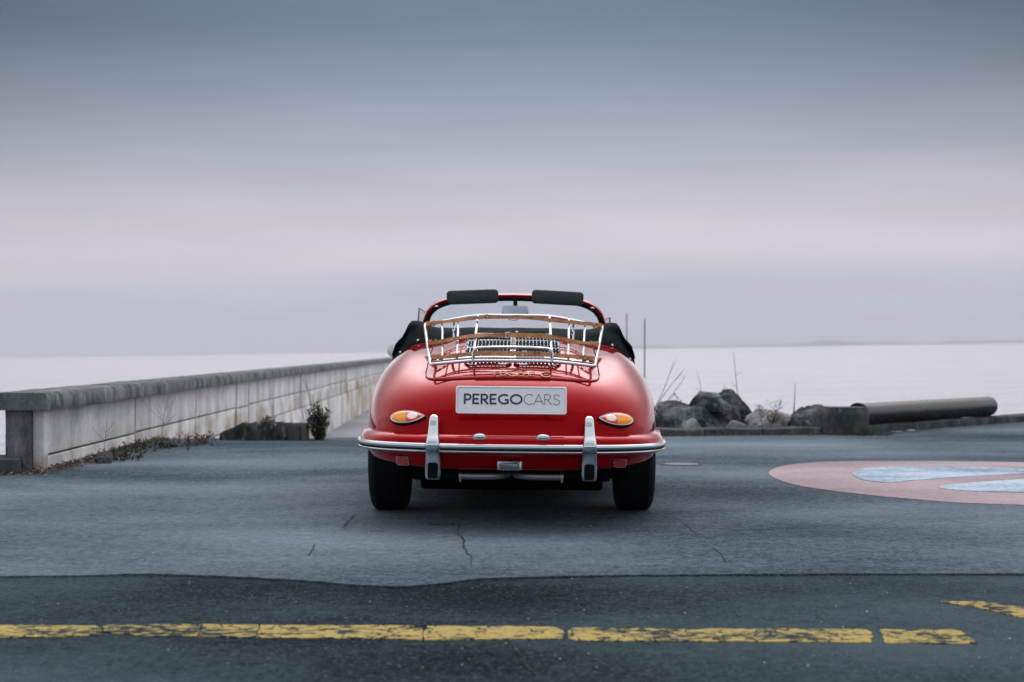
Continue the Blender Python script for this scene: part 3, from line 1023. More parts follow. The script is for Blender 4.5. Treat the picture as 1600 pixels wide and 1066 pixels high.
# ------------------------------------------------------------------ plants
def leaf(m_, p, d, l, w, up):
    d = Vector(d).normalized()
    s = d.cross(up)
    if s.length < 1e-3:
        s = Vector((1, 0, 0))
    s.normalize()
    n_ = s.cross(d)
    a = p
    mid = p + d * l * 0.5 + n_ * l * 0.08
    e = p + d * l
    m_.add([a, mid + s * w / 2, e, mid - s * w / 2], [(0, 1, 2), (0, 2, 3)])


def bush(loc, hgt, rad, label, nst=26, mats=('leaf_dark',), leafs=34, name='bush', cat='bush', ll=0.05, lw=0.018, spread=1.0, seed=1, loose=0.0):
    rg = random.Random(seed)
    t = empty(name, loc)
    st = MB()
    lv = {k: MB() for k in mats}
    for i in range(nst):
        a = rg.uniform(0, 2 * math.pi)
        lean = rg.random() ** 0.7 * spread
        hh = hgt * rg.uniform(0.55, 1.0) * (1 - 0.25 * lean)
        tip = Vector((math.cos(a) * rad * lean, math.sin(a) * rad * lean, hh))
        b0 = Vector((math.cos(a) * rad * 0.2 * lean, math.sin(a) * rad * 0.2 * lean, -0.03))
        if loose:
            bx_ = Vector((rg.gauss(0, 0.55) * rad * 1.2, rg.gauss(0, 0.8) * rad * 1.5, 0))
            hh *= math.exp(-(bx_.length / (rad * 1.6)) ** 2) * 0.8 + 0.2
            ln_ = rg.gauss(0, 0.5) * hh * loose
            b0 = bx_ + Vector((0, 0, -0.02))
            tip = bx_ + Vector((ln_, rg.gauss(0, 0.4) * hh * loose, hh))
        mid = b0.lerp(tip, 0.5) + Vector((math.cos(a), math.sin(a), 0)) * rad * 0.12 * lean
        pth = catmull([b0, mid, tip], 5)
        st.tube(pth, lambda q: 0.004 * (1 - 0.75 * q), 5)
        for k in range(leafs):
            q = 0.12 + 0.88 * (k + rg.random()) / leafs
            idx = min(int(q * (len(pth) - 1)), len(pth) - 2)
            p = pth[idx].lerp(pth[idx + 1], q * (len(pth) - 1) - idx)
            d = Vector((rg.uniform(-1, 1), rg.uniform(-1, 1), rg.uniform(-0.1, 1.1)))
            mt = mats[0] if len(mats) == 1 or p.z > hgt * 0.35 or rg.random() < 0.55 else rg.choice(mats[1:])
            leaf(lv[mt], p, d, ll * rg.uniform(0.6, 1.2), lw * rg.uniform(0.7, 1.3), Vector((rg.uniform(-.4, .4), rg.uniform(-.4, .4), 1)))
    so = st.build('stem', 'bark', t)
    if loose:
        so['kind'] = 'stuff'
    for k, m_ in lv.items():
        if m_.v:
            tag(m_.build('foliage', k, t, smooth=False, recalc=False), kind='stuff')
    tag(t, label, cat)
    return t


def twig(loc, hgt, lean, label, seed, material='dry_stem', branches=6, blen=0.3, leaves=0, r=0.004, name='dry_weed', lm='leaf_brown', curve=0.06):
    rg = random.Random(seed)
    t = empty(name, loc)
    m_ = MB()
    lv = MB()
    top = Vector((lean * hgt, rg.uniform(-0.1, 0.1) * hgt, hgt))
    mid = top * 0.5 + Vector((rg.uniform(-curve, curve), rg.uniform(-curve, curve), 0)) * hgt
    pth = catmull([Vector((0, 0, -0.03)), mid, top], 8)
    m_.tube(pth, lambda q: r * (1 - 0.7 * q), 5)
    for i in range(branches):
        q = rg.uniform(0.3, 0.95)
        p = pth[int(q * (len(pth) - 1))]
        a = rg.uniform(0, 2 * math.pi)
        l = blen * hgt * rg.uniform(0.5, 1.1)
        e = p + Vector((math.cos(a) * l * 0.75, math.sin(a) * l * 0.4, l * rg.uniform(0.35, 0.9)))
        bp_ = catmull([p, p.lerp(e, 0.5) + Vector((0, 0, -0.05 * l)), e], 4)
        m_.tube(bp_, lambda q: r * 0.5 * (1 - 0.6 * q), 4)
        for _ in range(leaves):
            q2 = rg.random()
            pp = p.lerp(e, q2)
            leaf(lv, pp, (rg.uniform(-1, 1), rg.uniform(-1, 1), rg.uniform(-.4, .9)), rg.uniform(0.02, 0.045), rg.uniform(0.01, 0.02), Vector((0, 0.3, 1)))
    m_.build('stem', material, t)
    if lv.v:
        tag(lv.build('foliage', lm, t, smooth=False, recalc=False), kind='stuff')
    tag(t, label, 'weed', 'dry weeds along the edges')
    return t


bush((-1.99, 14.8, PZ), 0.42, 0.15, 'dark green upright bush with yellowed lower leaves beside the concrete upstand', 34, ('leaf_dark', 'leaf_yellow', 'leaf_green'), 34, seed=4)
twig((-2.06, 14.9, 0), 0.62, -0.16, 'thin dry stalk rising left of the dark green bush', 12, branches=2, r=0.006)
twig((-2.10, 14.75, 0), 0.40, -0.30, 'short bent dry stalk leaning left from the dark green bush', 13, branches=1, r=0.004)
twig((-3.40, 11.75, 0), 0.33, 0.18, 'small branching dry weed against the nearest wall panels', 14, branches=12, blen=0.45, r=0.0035)
twig((-3.42, 13.9, 0), 0.50, 0.12, 'tall bare dry weed by the wall left of the concrete upstand', 15, branches=7, blen=0.55, r=0.0035)
# right side weeds among the boulders
twig((2.58, 16.0, 0.0), 0.92, -0.10, 'tallest thin stalk with a drooping tip above the boulders', 16, branches=3, blen=0.12, r=0.007)
twig((3.13, 16.0, 0.0), 0.56, 0.10, 'straight reddish stalk at the right end of the pale boulder', 17, 'bark', 2, 0.15, r=0.009)
twig((2.28, 17.0, 0.3), 0.40, -0.18, 'thin pale stalk behind the heap of boulders', 18, branches=2, r=0.005)
twig((2.52, 17.1, 0.4), 0.16, 0.3, 'short leafy sprig on top of the upright boulder', 23, branches=3, leaves=2, r=0.004)
for i, (x, h, ln, lab) in enumerate(((2.82, 0.34, -0.1, 'leafy dry weed in front of the pale boulder, left of two'), (2.95, 0.42, 0.18, 'leafy dry weed in front of the pale boulder, right of two'))):
    twig((x, 15.95, 0.0), h, ln, lab, 30 + i, branches=12, blen=0.45, leaves=4, r=0.004, lm='leaf_brown')
bush((2.93, 16.0, 0.14), 0.12, 0.10, 'low yellowish weed clump on the pale boulder', 9, ('leaf_yellow', 'leaf_brown'), 8, 'weed_clump', 'weed', seed=9)
bush((2.32, 15.86, 0.04), 0.07, 0.20, 'low green moss clump at the foot of the boulders', 40, ('leaf_green', 'leaf_dark'), 8, 'weed_clump', 'weed', 0.03, 0.012, seed=10, loose=1.2)
bush((3.95, 15.55, PZ), 0.05, 0.28, 'flat green grass tuft at the foot of the concrete block', 60, ('leaf_green', 'leaf_dark'), 6, 'grass_tuft', 'grass', 0.04, 0.008, seed=11)
twig((1.62, 16.6, 0.2), 0.60, 0.45, 'slanting bare twig just right of the car, upper of three', 24, branches=2, blen=0.3, r=0.006)
twig((1.62, 16.2, 0.2), 0.45, 0.8, 'slanting bare twig just right of the car, lowest of three', 25, branches=2, blen=0.3, r=0.006)
twig((1.60, 16.4, 0.2), 0.52, 0.75, 'slanting bare twig just right of the car, middle of three', 26, branches=1, blen=0.3, r=0.006)
twig((1.85, 16.1, 0.25), 0.2, 0.1, 'small weed with curled leaves on the boulder nearest the car', 27, branches=6, blen=0.4, leaves=3, r=0.003)
# overgrowth along the wall foot
bush((-3.30, 12.1, 0), 0.13, 0.12, 'dark withered plant clump by the wall beside the black stone', 30, ('leaf_dark', 'leaf_brown'), 14, 'weed_clump', 'weed', 0.035, 0.014, seed=20, loose=1.6)
bush((-3.38, 13.45, 0), 0.12, 0.22, 'green and brown weed clump by the wall before the concrete upstand', 36, ('leaf_dark', 'leaf_green', 'leaf_brown'), 14, 'weed_clump', 'weed', 0.035, 0.013, seed=21, loose=1.6)
bush((-3.15, 14.1, 0), 0.17, 0.17, 'reddish withered weed clump left of the concrete upstand', 30, ('leaf_brown', 'leaf_dark'), 14, 'weed_clump', 'weed', 0.04, 0.014, seed=22, loose=1.6)
bush((-3.47, 12.9, 0), 0.08, 0.15, 'low green weed tuft by the second wall panel', 26, ('leaf_green', 'leaf_dark'), 10, 'weed_clump', 'weed', 0.03, 0.012, seed=24, loose=1.6)
bush((-2.60, 15.1, 0.12), 0.14, 0.09, 'small dark plant sprouting behind the concrete upstand', 16, ('leaf_dark', 'leaf_green'), 16, 'weed_clump', 'weed', 0.035, 0.015, seed=25)
o = boulder((-3.36, 11.72, 0.03), (0.085, 0.06, 0.085), 51, 'mossy_stone', 'small black mossy stone at the foot of the sea wall', 8, 'stones by the wall')
o = boulder((-3.28, 13.6, 0.02), (0.10, 0.08, 0.07), 52, 'mossy_stone', 'dark stone among the weeds by the sea wall', 8, 'stones by the wall')
# fallen leaves and crumbs along the wall foot and the kerb (nobody could count them)
lit = MB(); lit2 = MB()
for i in range(2600):
    Y = 10.55 + 4.3 * rnd.random()
    off = abs(rnd.gauss(0, 0.075 + 0.12 * abs(noise.noise(Vector((Y * 1.3, 0, 0))))))
    x = wx(Y, 0.03 + off) if Y > 11 else -3.95 + rnd.random() * 0.5
    leaf(lit if rnd.random() < 0.8 else lit2, Vector((x, Y - (0 if Y > 11 else 0.05), PZ + 0.004 + 0.012 * rnd.random())), (rnd.uniform(-1, 1), rnd.uniform(-1, 1), rnd.uniform(-.1, .35)), rnd.uniform(0.015, 0.05), rnd.uniform(0.008, 0.02), Vector((rnd.uniform(-.5, .5), rnd.uniform(-.5, .5), 1)))
tag(lit.build('leaf_litter', 'leaf_brown', smooth=False, recalc=False), 'brown fallen leaves strewn along the foot of the sea wall', 'leaf litter', kind='stuff')
tag(lit2.build('grit', 'litter_pale', smooth=False, recalc=False), 'pale grit strewn along the foot of the sea wall', 'grit', kind='stuff')
lit = MB()
for i in range(500):
    t = rnd.random()
    x = 1.2 + 2.7 * t
    y = 15.28 + 0.2 * (x - 1.0) / 2.5 - abs(rnd.gauss(0, 0.06)) + (0.12 if x > 3 else 0)
    leaf(lit, Vector((x, y, PZ + 0.004 + 0.01 * rnd.random())), (rnd.uniform(-1, 1), rnd.uniform(-1, 1), rnd.uniform(-.1, .5)), rnd.uniform(0.015, 0.05), rnd.uniform(0.006, 0.016), Vector((rnd.uniform(-.5, .5), rnd.uniform(-.5, .5), 1)))
tag(lit.build('leaf_litter', 'leaf_brown', smooth=False, recalc=False), 'dead leaves along the foot of the right kerb', 'leaf litter', kind='stuff')
# pebbles scattered on the asphalt
peb = MB()
for i in range(170):
    Y = 4.2 + 9 * rnd.random() ** 1.6
    x = rnd.uniform(-0.42, 0.42) * Y
    if Y > 6 and rnd.random() < 0.5:
        x = rnd.uniform(-0.36, -0.1) * Y
    s = rnd.uniform(0.0018, 0.0048)
    z = (PZ if Y > 6.1 else 0.0)
    q = Vector((x, Y, z + s * 0.4))
    a = rnd.random() * 3
    ring = [q + Vector((s * math.cos(a + k * 1.57) * rnd.uniform(.7, 1.3), s * math.sin(a + k * 1.57) * rnd.uniform(.7, 1.3), 0)) for k in range(4)]
    peb.add(ring + [q + Vector((0, 0, s * 0.8)), q - Vector((0, 0, s * 0.8))], [(0, 1, 4), (1, 2, 4), (2, 3, 4), (3, 0, 4), (1, 0, 5), (2, 1, 5), (3, 2, 5), (0, 3, 5)])
tag(peb.build('gravel', 'litter_pale', smooth=False), 'tiny pale chips of gravel scattered over the asphalt', 'gravel', kind='stuff')

# two thin mooring poles out in the water behind the car
for i, (u, vt, Y, lab) in enumerate(((978.5, 490, 30.0, 'thin mooring pole behind the car, left and shorter of two'), (1006.5, 499, 26.0, 'thin mooring pole right behind the car fender, right of two'))):
    x = (u - 800) / F * Y
    zt = H - (vt - HV) / F * Y
    o = MB().tube([(0, 0, -1.2), (0.0, 0, 1.0), (0.01, 0, zt - WZ)], lambda t: 0.016 - 0.005 * t, 8).build('mooring_pole', 'pole_steel')
    o.location = (x, Y, WZ)
    tag(o, lab, 'pole', 'mooring poles')

# ================================================================== CAR
CY = 7.33                      # the car's rear bumper face, metres from the camera
car = empty('convertible_car', (0.0, CY + 1.03, 0.0), R(-0.3))
tag(car, 'red vintage convertible parked with its rear to the camera', 'car')
OFF = Vector((0, 1.03, 0))     # parts are modelled with y measured from the bumper
Y0 = 0.10
YE = 3.93
q_ = lambda y: math.sqrt(max(0.0, y - Y0))
_ky = [0.10, 0.104, 0.125, 0.19, 0.30, 0.45, 0.65, 1.0, 1.4, 1.9, 2.5, 3.1, 3.5, 3.75, 3.87, 3.93]
_W = [0.0, 0.135, 0.345, 0.56, 0.69, 0.765, 0.805, 0.833, 0.838, 0.825, 0.82, 0.83, 0.77, 0.62, 0.42, 0.02]
_T = [0.475, 0.515, 0.575, 0.672, 0.765, 0.838, 0.902, 0.982, 1.03, 1.005, 0.975, 0.90, 0.80, 0.69, 0.60, 0.50]
_B = [0.445, 0.41, 0.35, 0.305, 0.300, 0.295, 0.29, 0.28, 0.25, 0.23, 0.23, 0.24, 0.26, 0.29, 0.33, 0.47]
_n = [2.2, 2.2, 2.3, 2.45, 2.6, 2.8, 3.0, 3.15, 3.2, 3.4, 3.4, 2.8, 2.5, 2.3, 2.2, 2.2]
_q = [q_(y) for y in _ky]
fW, fT, fB, fn = pchip(_q, _W), pchip(_q, _T), pchip(_q, _B), pchip(_q, _n)
ZW = 0.46


def smooth(a, b, x):
    t = min(1, max(0, (x - a) / (b - a)))
    return t * t * (3 - 2 * t)


def valley(x, y):
    """the shallow hollow between the tail's crown and the rear wings"""
    k = smooth(0.3, 0.62, y) * (1 - smooth(1.3, 1.7, y))
    return k * (0.028 * math.exp(-((abs(x) - 0.46) / 0.10) ** 2) - 0.012 * math.exp(-((abs(x) - 0.66) / 0.09) ** 2))


def ztop(x, y):
    q = q_(y)
    W, T, n = fW(q), fT(q), fn(q)
    r = min(1.0, abs(x) / max(W, 1e-5))
    return ZW + (T - ZW) * (1 - r ** n) ** (1 / n) - valley(x, y)


def depth_at(x, z):
    """rearmost y of the body skin at (x, z)"""
    def inside(y):
        q = q_(y)
        W, T, B, n = fW(q), fT(q), fB(q), fn(q)
        if W < 1e-4:
            return False
        if z >= ZW:
            return (abs(x) / W) ** n + ((z - ZW) / (T - ZW)) ** n <= 1
        return (abs(x) / W) ** 5 + ((ZW - z) / (ZW - B)) ** 5 <= 1
    lo, hi = Y0, 1.2
    for _ in range(40):
        m = (lo + hi) / 2
        if inside(m):
            hi = m
        else:
            lo = m
    return hi


def body_normal(x, z):
    e = 0.006
    px = (depth_at(x + e, z) - depth_at(x - e, z)) / (2 * e)
    pz = (depth_at(x, z + e) - depth_at(x, z - e)) / (2 * e)
    return Vector((px, -1, pz)).normalized()


def cpart(m_, name, material, parent=None, label=None, **k):
    m_.v = [(p[0] - OFF.x, p[1] - OFF.y, p[2] - OFF.z) for p in m_.v]
    o = m_.build(name, material, parent or car, **k)
    if label:
        o['label'] = label
    return o


# ---- body shell
NS, NR = 110, 128
rings = []
for i in range(1, NS):
    u = i / NS
    y = Y0 + (YE - Y0) * (0.5 - 0.5 * math.cos(math.pi * u)) * (0.55 + 0.45 * u)
    q = q_(y)
    W, T, B, n = fW(q), fT(q), fB(q), fn(q)
    ring = []
    for k in range(NR):
        a = 2 * math.pi * k / NR
        c, s = math.cos(a), math.sin(a)
        if s >= 0:
            ex = 2 / n
            x = W * math.copysign(abs(c) ** ex, c)
            z = ZW + (T - ZW) * abs(s) ** ex
            z -= valley(x, y) * smooth(0.5, 0.9, abs(s))
        else:
            ex = 2 / 5.0
            x = W * math.copysign(abs(c) ** ex, c)
            z = ZW - (ZW - B) * abs(s) ** ex
        ring.append(Vector((x, y, z)))
    rings.append(ring)
mb = MB()
mb.loft(rings, True, False)
i0 = len(mb.v)
mb.v += [(0, Y0, 0.46), (0, rings[-1][0].y + 0.01, 0.48)]
for k in range(NR):
    mb.f.append((i0, (k + 1) % NR, k))
    e = (NS - 2) * NR
    mb.f.append((i0 + 1, e + k, e + (k + 1) % NR))
body = cpart(mb, 'body', 'paint', angle=60)


def boolean_cut(target, cutters):
    for c in cutters:
        md = target.modifiers.new('cut', 'BOOLEAN')
        md.operation = 'DIFFERENCE'
        md.object = c
        md.solver = 'EXACT'
    bpy.context.view_layer.update()
    dg = bpy.context.evaluated_depsgraph_get()
    me = bpy.data.meshes.new_from_object(target.evaluated_get(dg))
    target.modifiers.clear()
    target.data = me
    for c in cutters:
        bpy.data.objects.remove(c)
    for p in me.polygons:
        p.use_smooth = True
    me.set_sharp_from_angle(angle=R(32))
    for p in me.polygons:
        p.material_index = 0
    while len(me.materials) > 1:
        me.materials.pop()


cut = []
for ya in (1.03, 3.13):
    for s in (-1, 1):
        m_ = MB().lathe([(0.352, 0), (0.352, 0.5)], (s * 0.78 - 0.25, ya, 0.30), 'x', 48)
        cut.append(cpart(m_, 'cutter', 'paint'))
m_ = MB().slab([(-0.60, 1.62), (-0.45, 1.52), (0.45, 1.52), (0.60, 1.62), (0.60, 2.42), (-0.60, 2.42)], 0.45, 1.4)
cut.append(cpart(m_, 'cutter', 'paint'))
bpy.context.view_layer.update()
boolean_cut(body, cut)

# cockpit
m_ = MB()
for c, s in (((0, 1.97, 0.462), (1.19, 0.88, 0.02)), ((-0.594, 2.02, 0.68), (0.008, 0.78, 0.42)), ((0.594, 2.02, 0.68), (0.008, 0.78, 0.42)), ((0, 1.527, 0.68), (0.88, 0.008, 0.42)), ((0, 2.41, 0.66), (1.18, 0.012, 0.4))):
    m_.box(c, s)
cpart(m_, 'cockpit_lining', 'black_fabric')
m_ = MB()
m_.box((0, 2.38, 0.90), (1.14, 0.10, 0.15))
cpart(m_, 'dashboard', 'paint', bevel=0.03)
for s in (-1, 1):
    t = MB().loft([[(s * 0.3 + 0.22 * a * w, 1.70 + 0.06 * b - 0.06 * h, z) for a, b in ((-1, -1), (-0.8, -1.3), (0.8, -1.3), (1, -1), (1, 1), (0.8, 1.3), (-0.8, 1.3), (-1, 1))] for z, w, h in ((0.5, 1, 0), (0.7, 1.02, 0.5), (0.9, 0.95, 0.9), (0.97, 0.85, 1), (1.0, 0.6, 1))])
    seat = cpart(t, 'seat', 'seat_leather', angle=60)
    cpart(MB().box((s * 0.3, 1.98, 0.56), (0.44, 0.42, 0.13)), 'cushion', 'seat_leather', seat, bevel=0.04)
sw = MB()
cw = Vector((-0.31, 2.20, 0.88))
rot = Matrix.Rotation(R(-62), 3, 'X')
sw.tube([cw + rot @ Vector((0.2 * math.cos(a), 0.2 * math.sin(a), 0)) for a in np.linspace(0, 2 * math.pi, 32, endpoint=False)], 0.012, 8, True)
for a in (0.3, math.pi - 0.3, -math.pi / 2):
    sw.tube([cw, cw + rot @ Vector((0.2 * math.cos(a), 0.2 * math.sin(a), 0))], 0.009, 6)
cpart(sw, 'steering_wheel', 'black_metal')

# ---- engine lid
LX, LY0, LY1 = 0.475, 0.335, 1.27
mb = MB()
cols = []
NX, NY = 48, 40


def lid_y0(x):
    r = min(1, abs(x) / LX)
    return LY0 + 0.19 * (1 - (1 - r ** 4) ** 0.25)


def skin(x, y, lift):
    """point lifted off the upper skin"""
    e = 0.004
    z = ztop(x, y)
    dx = (ztop(x + e, y) - ztop(x - e, y)) / (2 * e)
    dy = (ztop(x, y + e) - ztop(x, y - e)) / (2 * e)
    n = Vector((-dx, -dy, 1)).normalized()
    return Vector((x, y, z)) + n * lift


for i in range(NX + 1):
    x = LX * math.sin(math.pi / 2 * (-1 + 2 * i / NX))
    yb = lid_y0(x)
    col = [skin(x, yb + 0.002, -0.006), skin(x, yb + 0.002, 0.002)]
    for j in range(NY + 1):
        t = j / NY
        y = yb + 0.005 + (LY1 - yb - 0.01) * t
        col.append(skin(x * (1 - 0.004 * (abs(x) > LX * 0.97)), y, 0.0045))
    col += [skin(x, LY1, 0.001), skin(x, LY1, -0.006)]
    cols.append(col)
mb.loft(cols, closed=False, caps=False)
lid = cpart(mb, 'engine_lid', 'paint', angle=60)
pth = []
for i in range(61):
    x = LX * math.sin(math.pi / 2 * (-1 + 2 * i / 60)) * 1.008
    pth.append(skin(x, lid_y0(min(LX, max(-LX, x))) - 0.003, 0.001))
side = [skin(LX * 1.008, y, 0.001) for y in np.linspace(0.56, LY1, 20)]
pth = [Vector((-p.x, p.y, p.z)) for p in side[::-1]] + pth + side
cpart(MB().tube(pth, 0.0032, 6), 'lid_seam', 'rubber', lid)

# ---- twin grilles
for s in (-1, 1):
    xa, xb = 0.012, 0.262
    ya, yb = 0.475, 1.16
    bk = MB()
    bk.loft([[skin(s * (xa + 0.004 + (xb - xa - 0.008) * i / 6), ya + 0.012 + (yb - ya - 0.03) * j / 16, 0.0085) for j in range(17)] for i in range(7)], closed=False, caps=False)
    gr = cpart(bk, 'engine_grille', 'black_metal')
    loop = []
    cs = 0.03
    rect = [(xa + cs, ya), (xb - cs, ya), (xb, ya + cs * 2), (xb, (ya + yb) / 2 - 0.12), (xb, (ya + yb) / 2 + 0.12), (xb, yb - cs * 2), (xb - cs, yb), (xa + cs, yb), (xa, yb - cs), (xa, (ya + yb) / 2 + 0.12), (xa, (ya + yb) / 2 - 0.12), (xa, ya + cs)]
    dense = []
    for a, b in zip(rect, rect[1:] + rect[:1]):
        for k in range(4):
            dense.append((a[0] + (b[0] - a[0]) * k / 4, a[1] + (b[1] - a[1]) * k / 4))
    fr = MB().tube([skin(s * x, y, 0.015) for x, y in dense], 0.0078, 6, True)
    cpart(fr, 'frame', 'chrome', gr)
    nb = 11
    for i in range(nb):
        x = xa + (xb - xa) * (i + 1) / (nb + 1)
        cpart(MB().tube([skin(s * x, ya + (yb - ya) * j / 10, 0.017) for j in range(11)], 0.0036, 5), 'slat', 'chrome', gr)
    for y in (0.60, 0.80, 1.0):
        cpart(MB().tube([skin(s * (xa + (xb - xa) * j / 6), y, 0.0145) for j in range(7)], 0.0036, 5), 'slat', 'chrome', gr)

# ---- bumper
half = [(0, 0.0), (0.2, 0.004), (0.36, 0.018), (0.5, 0.05), (0.63, 0.11), (0.73, 0.20), (0.795, 0.32), (0.828, 0.45), (0.838, 0.56), (0.838, 0.66)]
plan = [Vector((-x, y, 0)) for x, y in half[::-1]] + [Vector((x, y, 0)) for x, y in half[1:]]
plan = catmull(plan, 6)


def sweep(profile, path):
    rr = []
    m = len(path)
    for i, p in enumerate(path):
        t = (path[min(i + 1, m - 1)] - path[max(i - 1, 0)]).normalized()
        nrm = Vector((t.y, -t.x, 0))
        e = min(i, m - 1 - i) / 7.0
        sh = smooth(0, 1, e) * 0.75 + 0.25
        rr.append([p + nrm * (n_ * (sh if n_ < 0 else 1)) + Vector((0, 0, z)) for n_, z in profile])
    return rr


prof = catmull([Vector((a, b, 0)) for a, b in ((-0.105, 0.497), (-0.07, 0.502), (-0.035, 0.494), (-0.010, 0.476), (0.0, 0.452), (0.0, 0.43), (-0.006, 0.408), (-0.03, 0.392), (-0.075, 0.386))], 4)
prof = [(p.x, p.y) for p in prof] + [(-0.075, 0.392), (-0.105, 0.490)]
bumper = cpart(MB().loft(sweep(prof, plan), True, True), 'bumper', 'paint', angle=45)
pr = [(0.0, 0.4525), (0.006, 0.4535), (0.012, 0.449), (0.0155, 0.441), (0.0145, 0.433), (0.010, 0.427), (0.0, 0.426), (-0.004, 0.44)]
cpart(MB().loft(sweep(pr, plan), True, True), 'chrome_trim', 'chrome', bumper, angle=50)
pr = [(-0.004, 0.4255), (0.0085, 0.4255), (0.0085, 0.418), (-0.004, 0.418)]
cpart(MB().loft(sweep(pr, plan), True, True), 'rubber_insert', 'rubber', bumper)
pr = [(-0.003, 0.4175), (0.007, 0.4175), (0.010, 0.413), (0.007, 0.408), (-0.003, 0.407)]
cpart(MB().loft(sweep(pr, plan), True, True), 'chrome_bead', 'chrome', bumper, angle=50)


def rrect(cx, cy, z, hx, hy, r, n=5):
    pts_ = []
    for qx, qy, a0 in ((1, 1, 0), (-1, 1, 90), (-1, -1, 180), (1, -1, 270)):
        for k in range(n):
            a = R(a0 + 90 * k / (n - 1))
            pts_.append(Vector((cx + qx * (hx - r) + r * math.cos(a), cy + qy * (hy - r) + r * math.sin(a), z)))
    return pts_


for s in (-1, 1):
    x = s * 0.405
    keys = [(0.262, 0.034, 0.050, 0.030), (0.268, 0.039, 0.040, 0.042), (0.30, 0.041, 0.034, 0.05), (0.36, 0.041, 0.026, 0.056), (0.40, 0.0395, 0.012, 0.064), (0.428, 0.038, -0.012, 0.075),
            (0.446, 0.0365, -0.018, 0.078), (0.468, 0.0345, -0.008, 0.072), (0.50, 0.030, 0.022, 0.055), (0.54, 0.0265, 0.052, 0.042), (0.575, 0.024, 0.075, 0.032), (0.592, 0.019, 0.088, 0.022), (0.598, 0.010, 0.094, 0.012)]
    fz = [k[0] for k in keys]
    f1, f2, f3 = pchip(fz, [k[1] for k in keys]), pchip(fz, [k[2] for k in keys]), pchip(fz, [k[3] for k in keys])
    rr = []
    for z in np.linspace(0.262, 0.598, 44):
        hx, yc, hy = f1(z), f2(z), f3(z)
        rr.append(rrect(x, yc + hy - 0.02 + 0.012, z, hx, hy, min(hx, hy) * 0.62, 6))
    g = cpart(MB().loft(rr), 'bumper_guard', 'chrome', bumper, angle=70)
    # exhaust mouth let into the lower half
    yy = f2(0.305) - 0.008 - 0.0035
    m_ = MB()
    base = rrect(0, 0, 0, 0.027, 0.042, 0.013, 6)
    m_.loft([[Vector((x + p.x, yy + 0.004 - (p.y) * 0.10, 0.312 + p.y)) for p in base], [Vector((x + p.x * 0.96, yy - 0.0015 - (p.y) * 0.10, 0.312 + p.y * 0.97)) for p in base]])
    cpart(m_, 'exhaust_mouth', 'black_metal', bumper, angle=40)

# licence lamps on the bumper
for s in (-1, 1):
    c = Vector((s * 0.164, 0.018, 0.487))
    m_ = MB().lathe([(0.001, 0.006), (0.036, 0.005), (0.038, 0.0), (0.036, -0.012), (0.001, -0.014)], (0, 0, 0), 'z', 28)
    m_.v = [(c.x + p[0], c.y + 0.008 + p[1] * 0.55, c.z + p[2]) for p in m_.v]
    lp = cpart(m_, 'licence_lamp', 'dull_chrome', bumper)
    m_ = MB().sphere((c.x, c.y + 0.006, c.z + 0.003), 0.036, 1, 0.62, 0.5, 20, 12)
    cpart(m_, 'licence_lamp', 'chrome', bumper)

# ---- tail lamps
def teardrop(k=48):
    pts_ = []
    for i in range(k):
        a = 2 * math.pi * i / k
        c, s = math.cos(a), math.sin(a)
        x = c                             # +x = outer round end
        w = 0.5 * (1 + 0.0 * c)
        taper = 1.0 - 0.33 * (1 - c) / 2 - 0.25 * max(0, -c) ** 3
        pts_.append((x, s * taper))
    return pts_


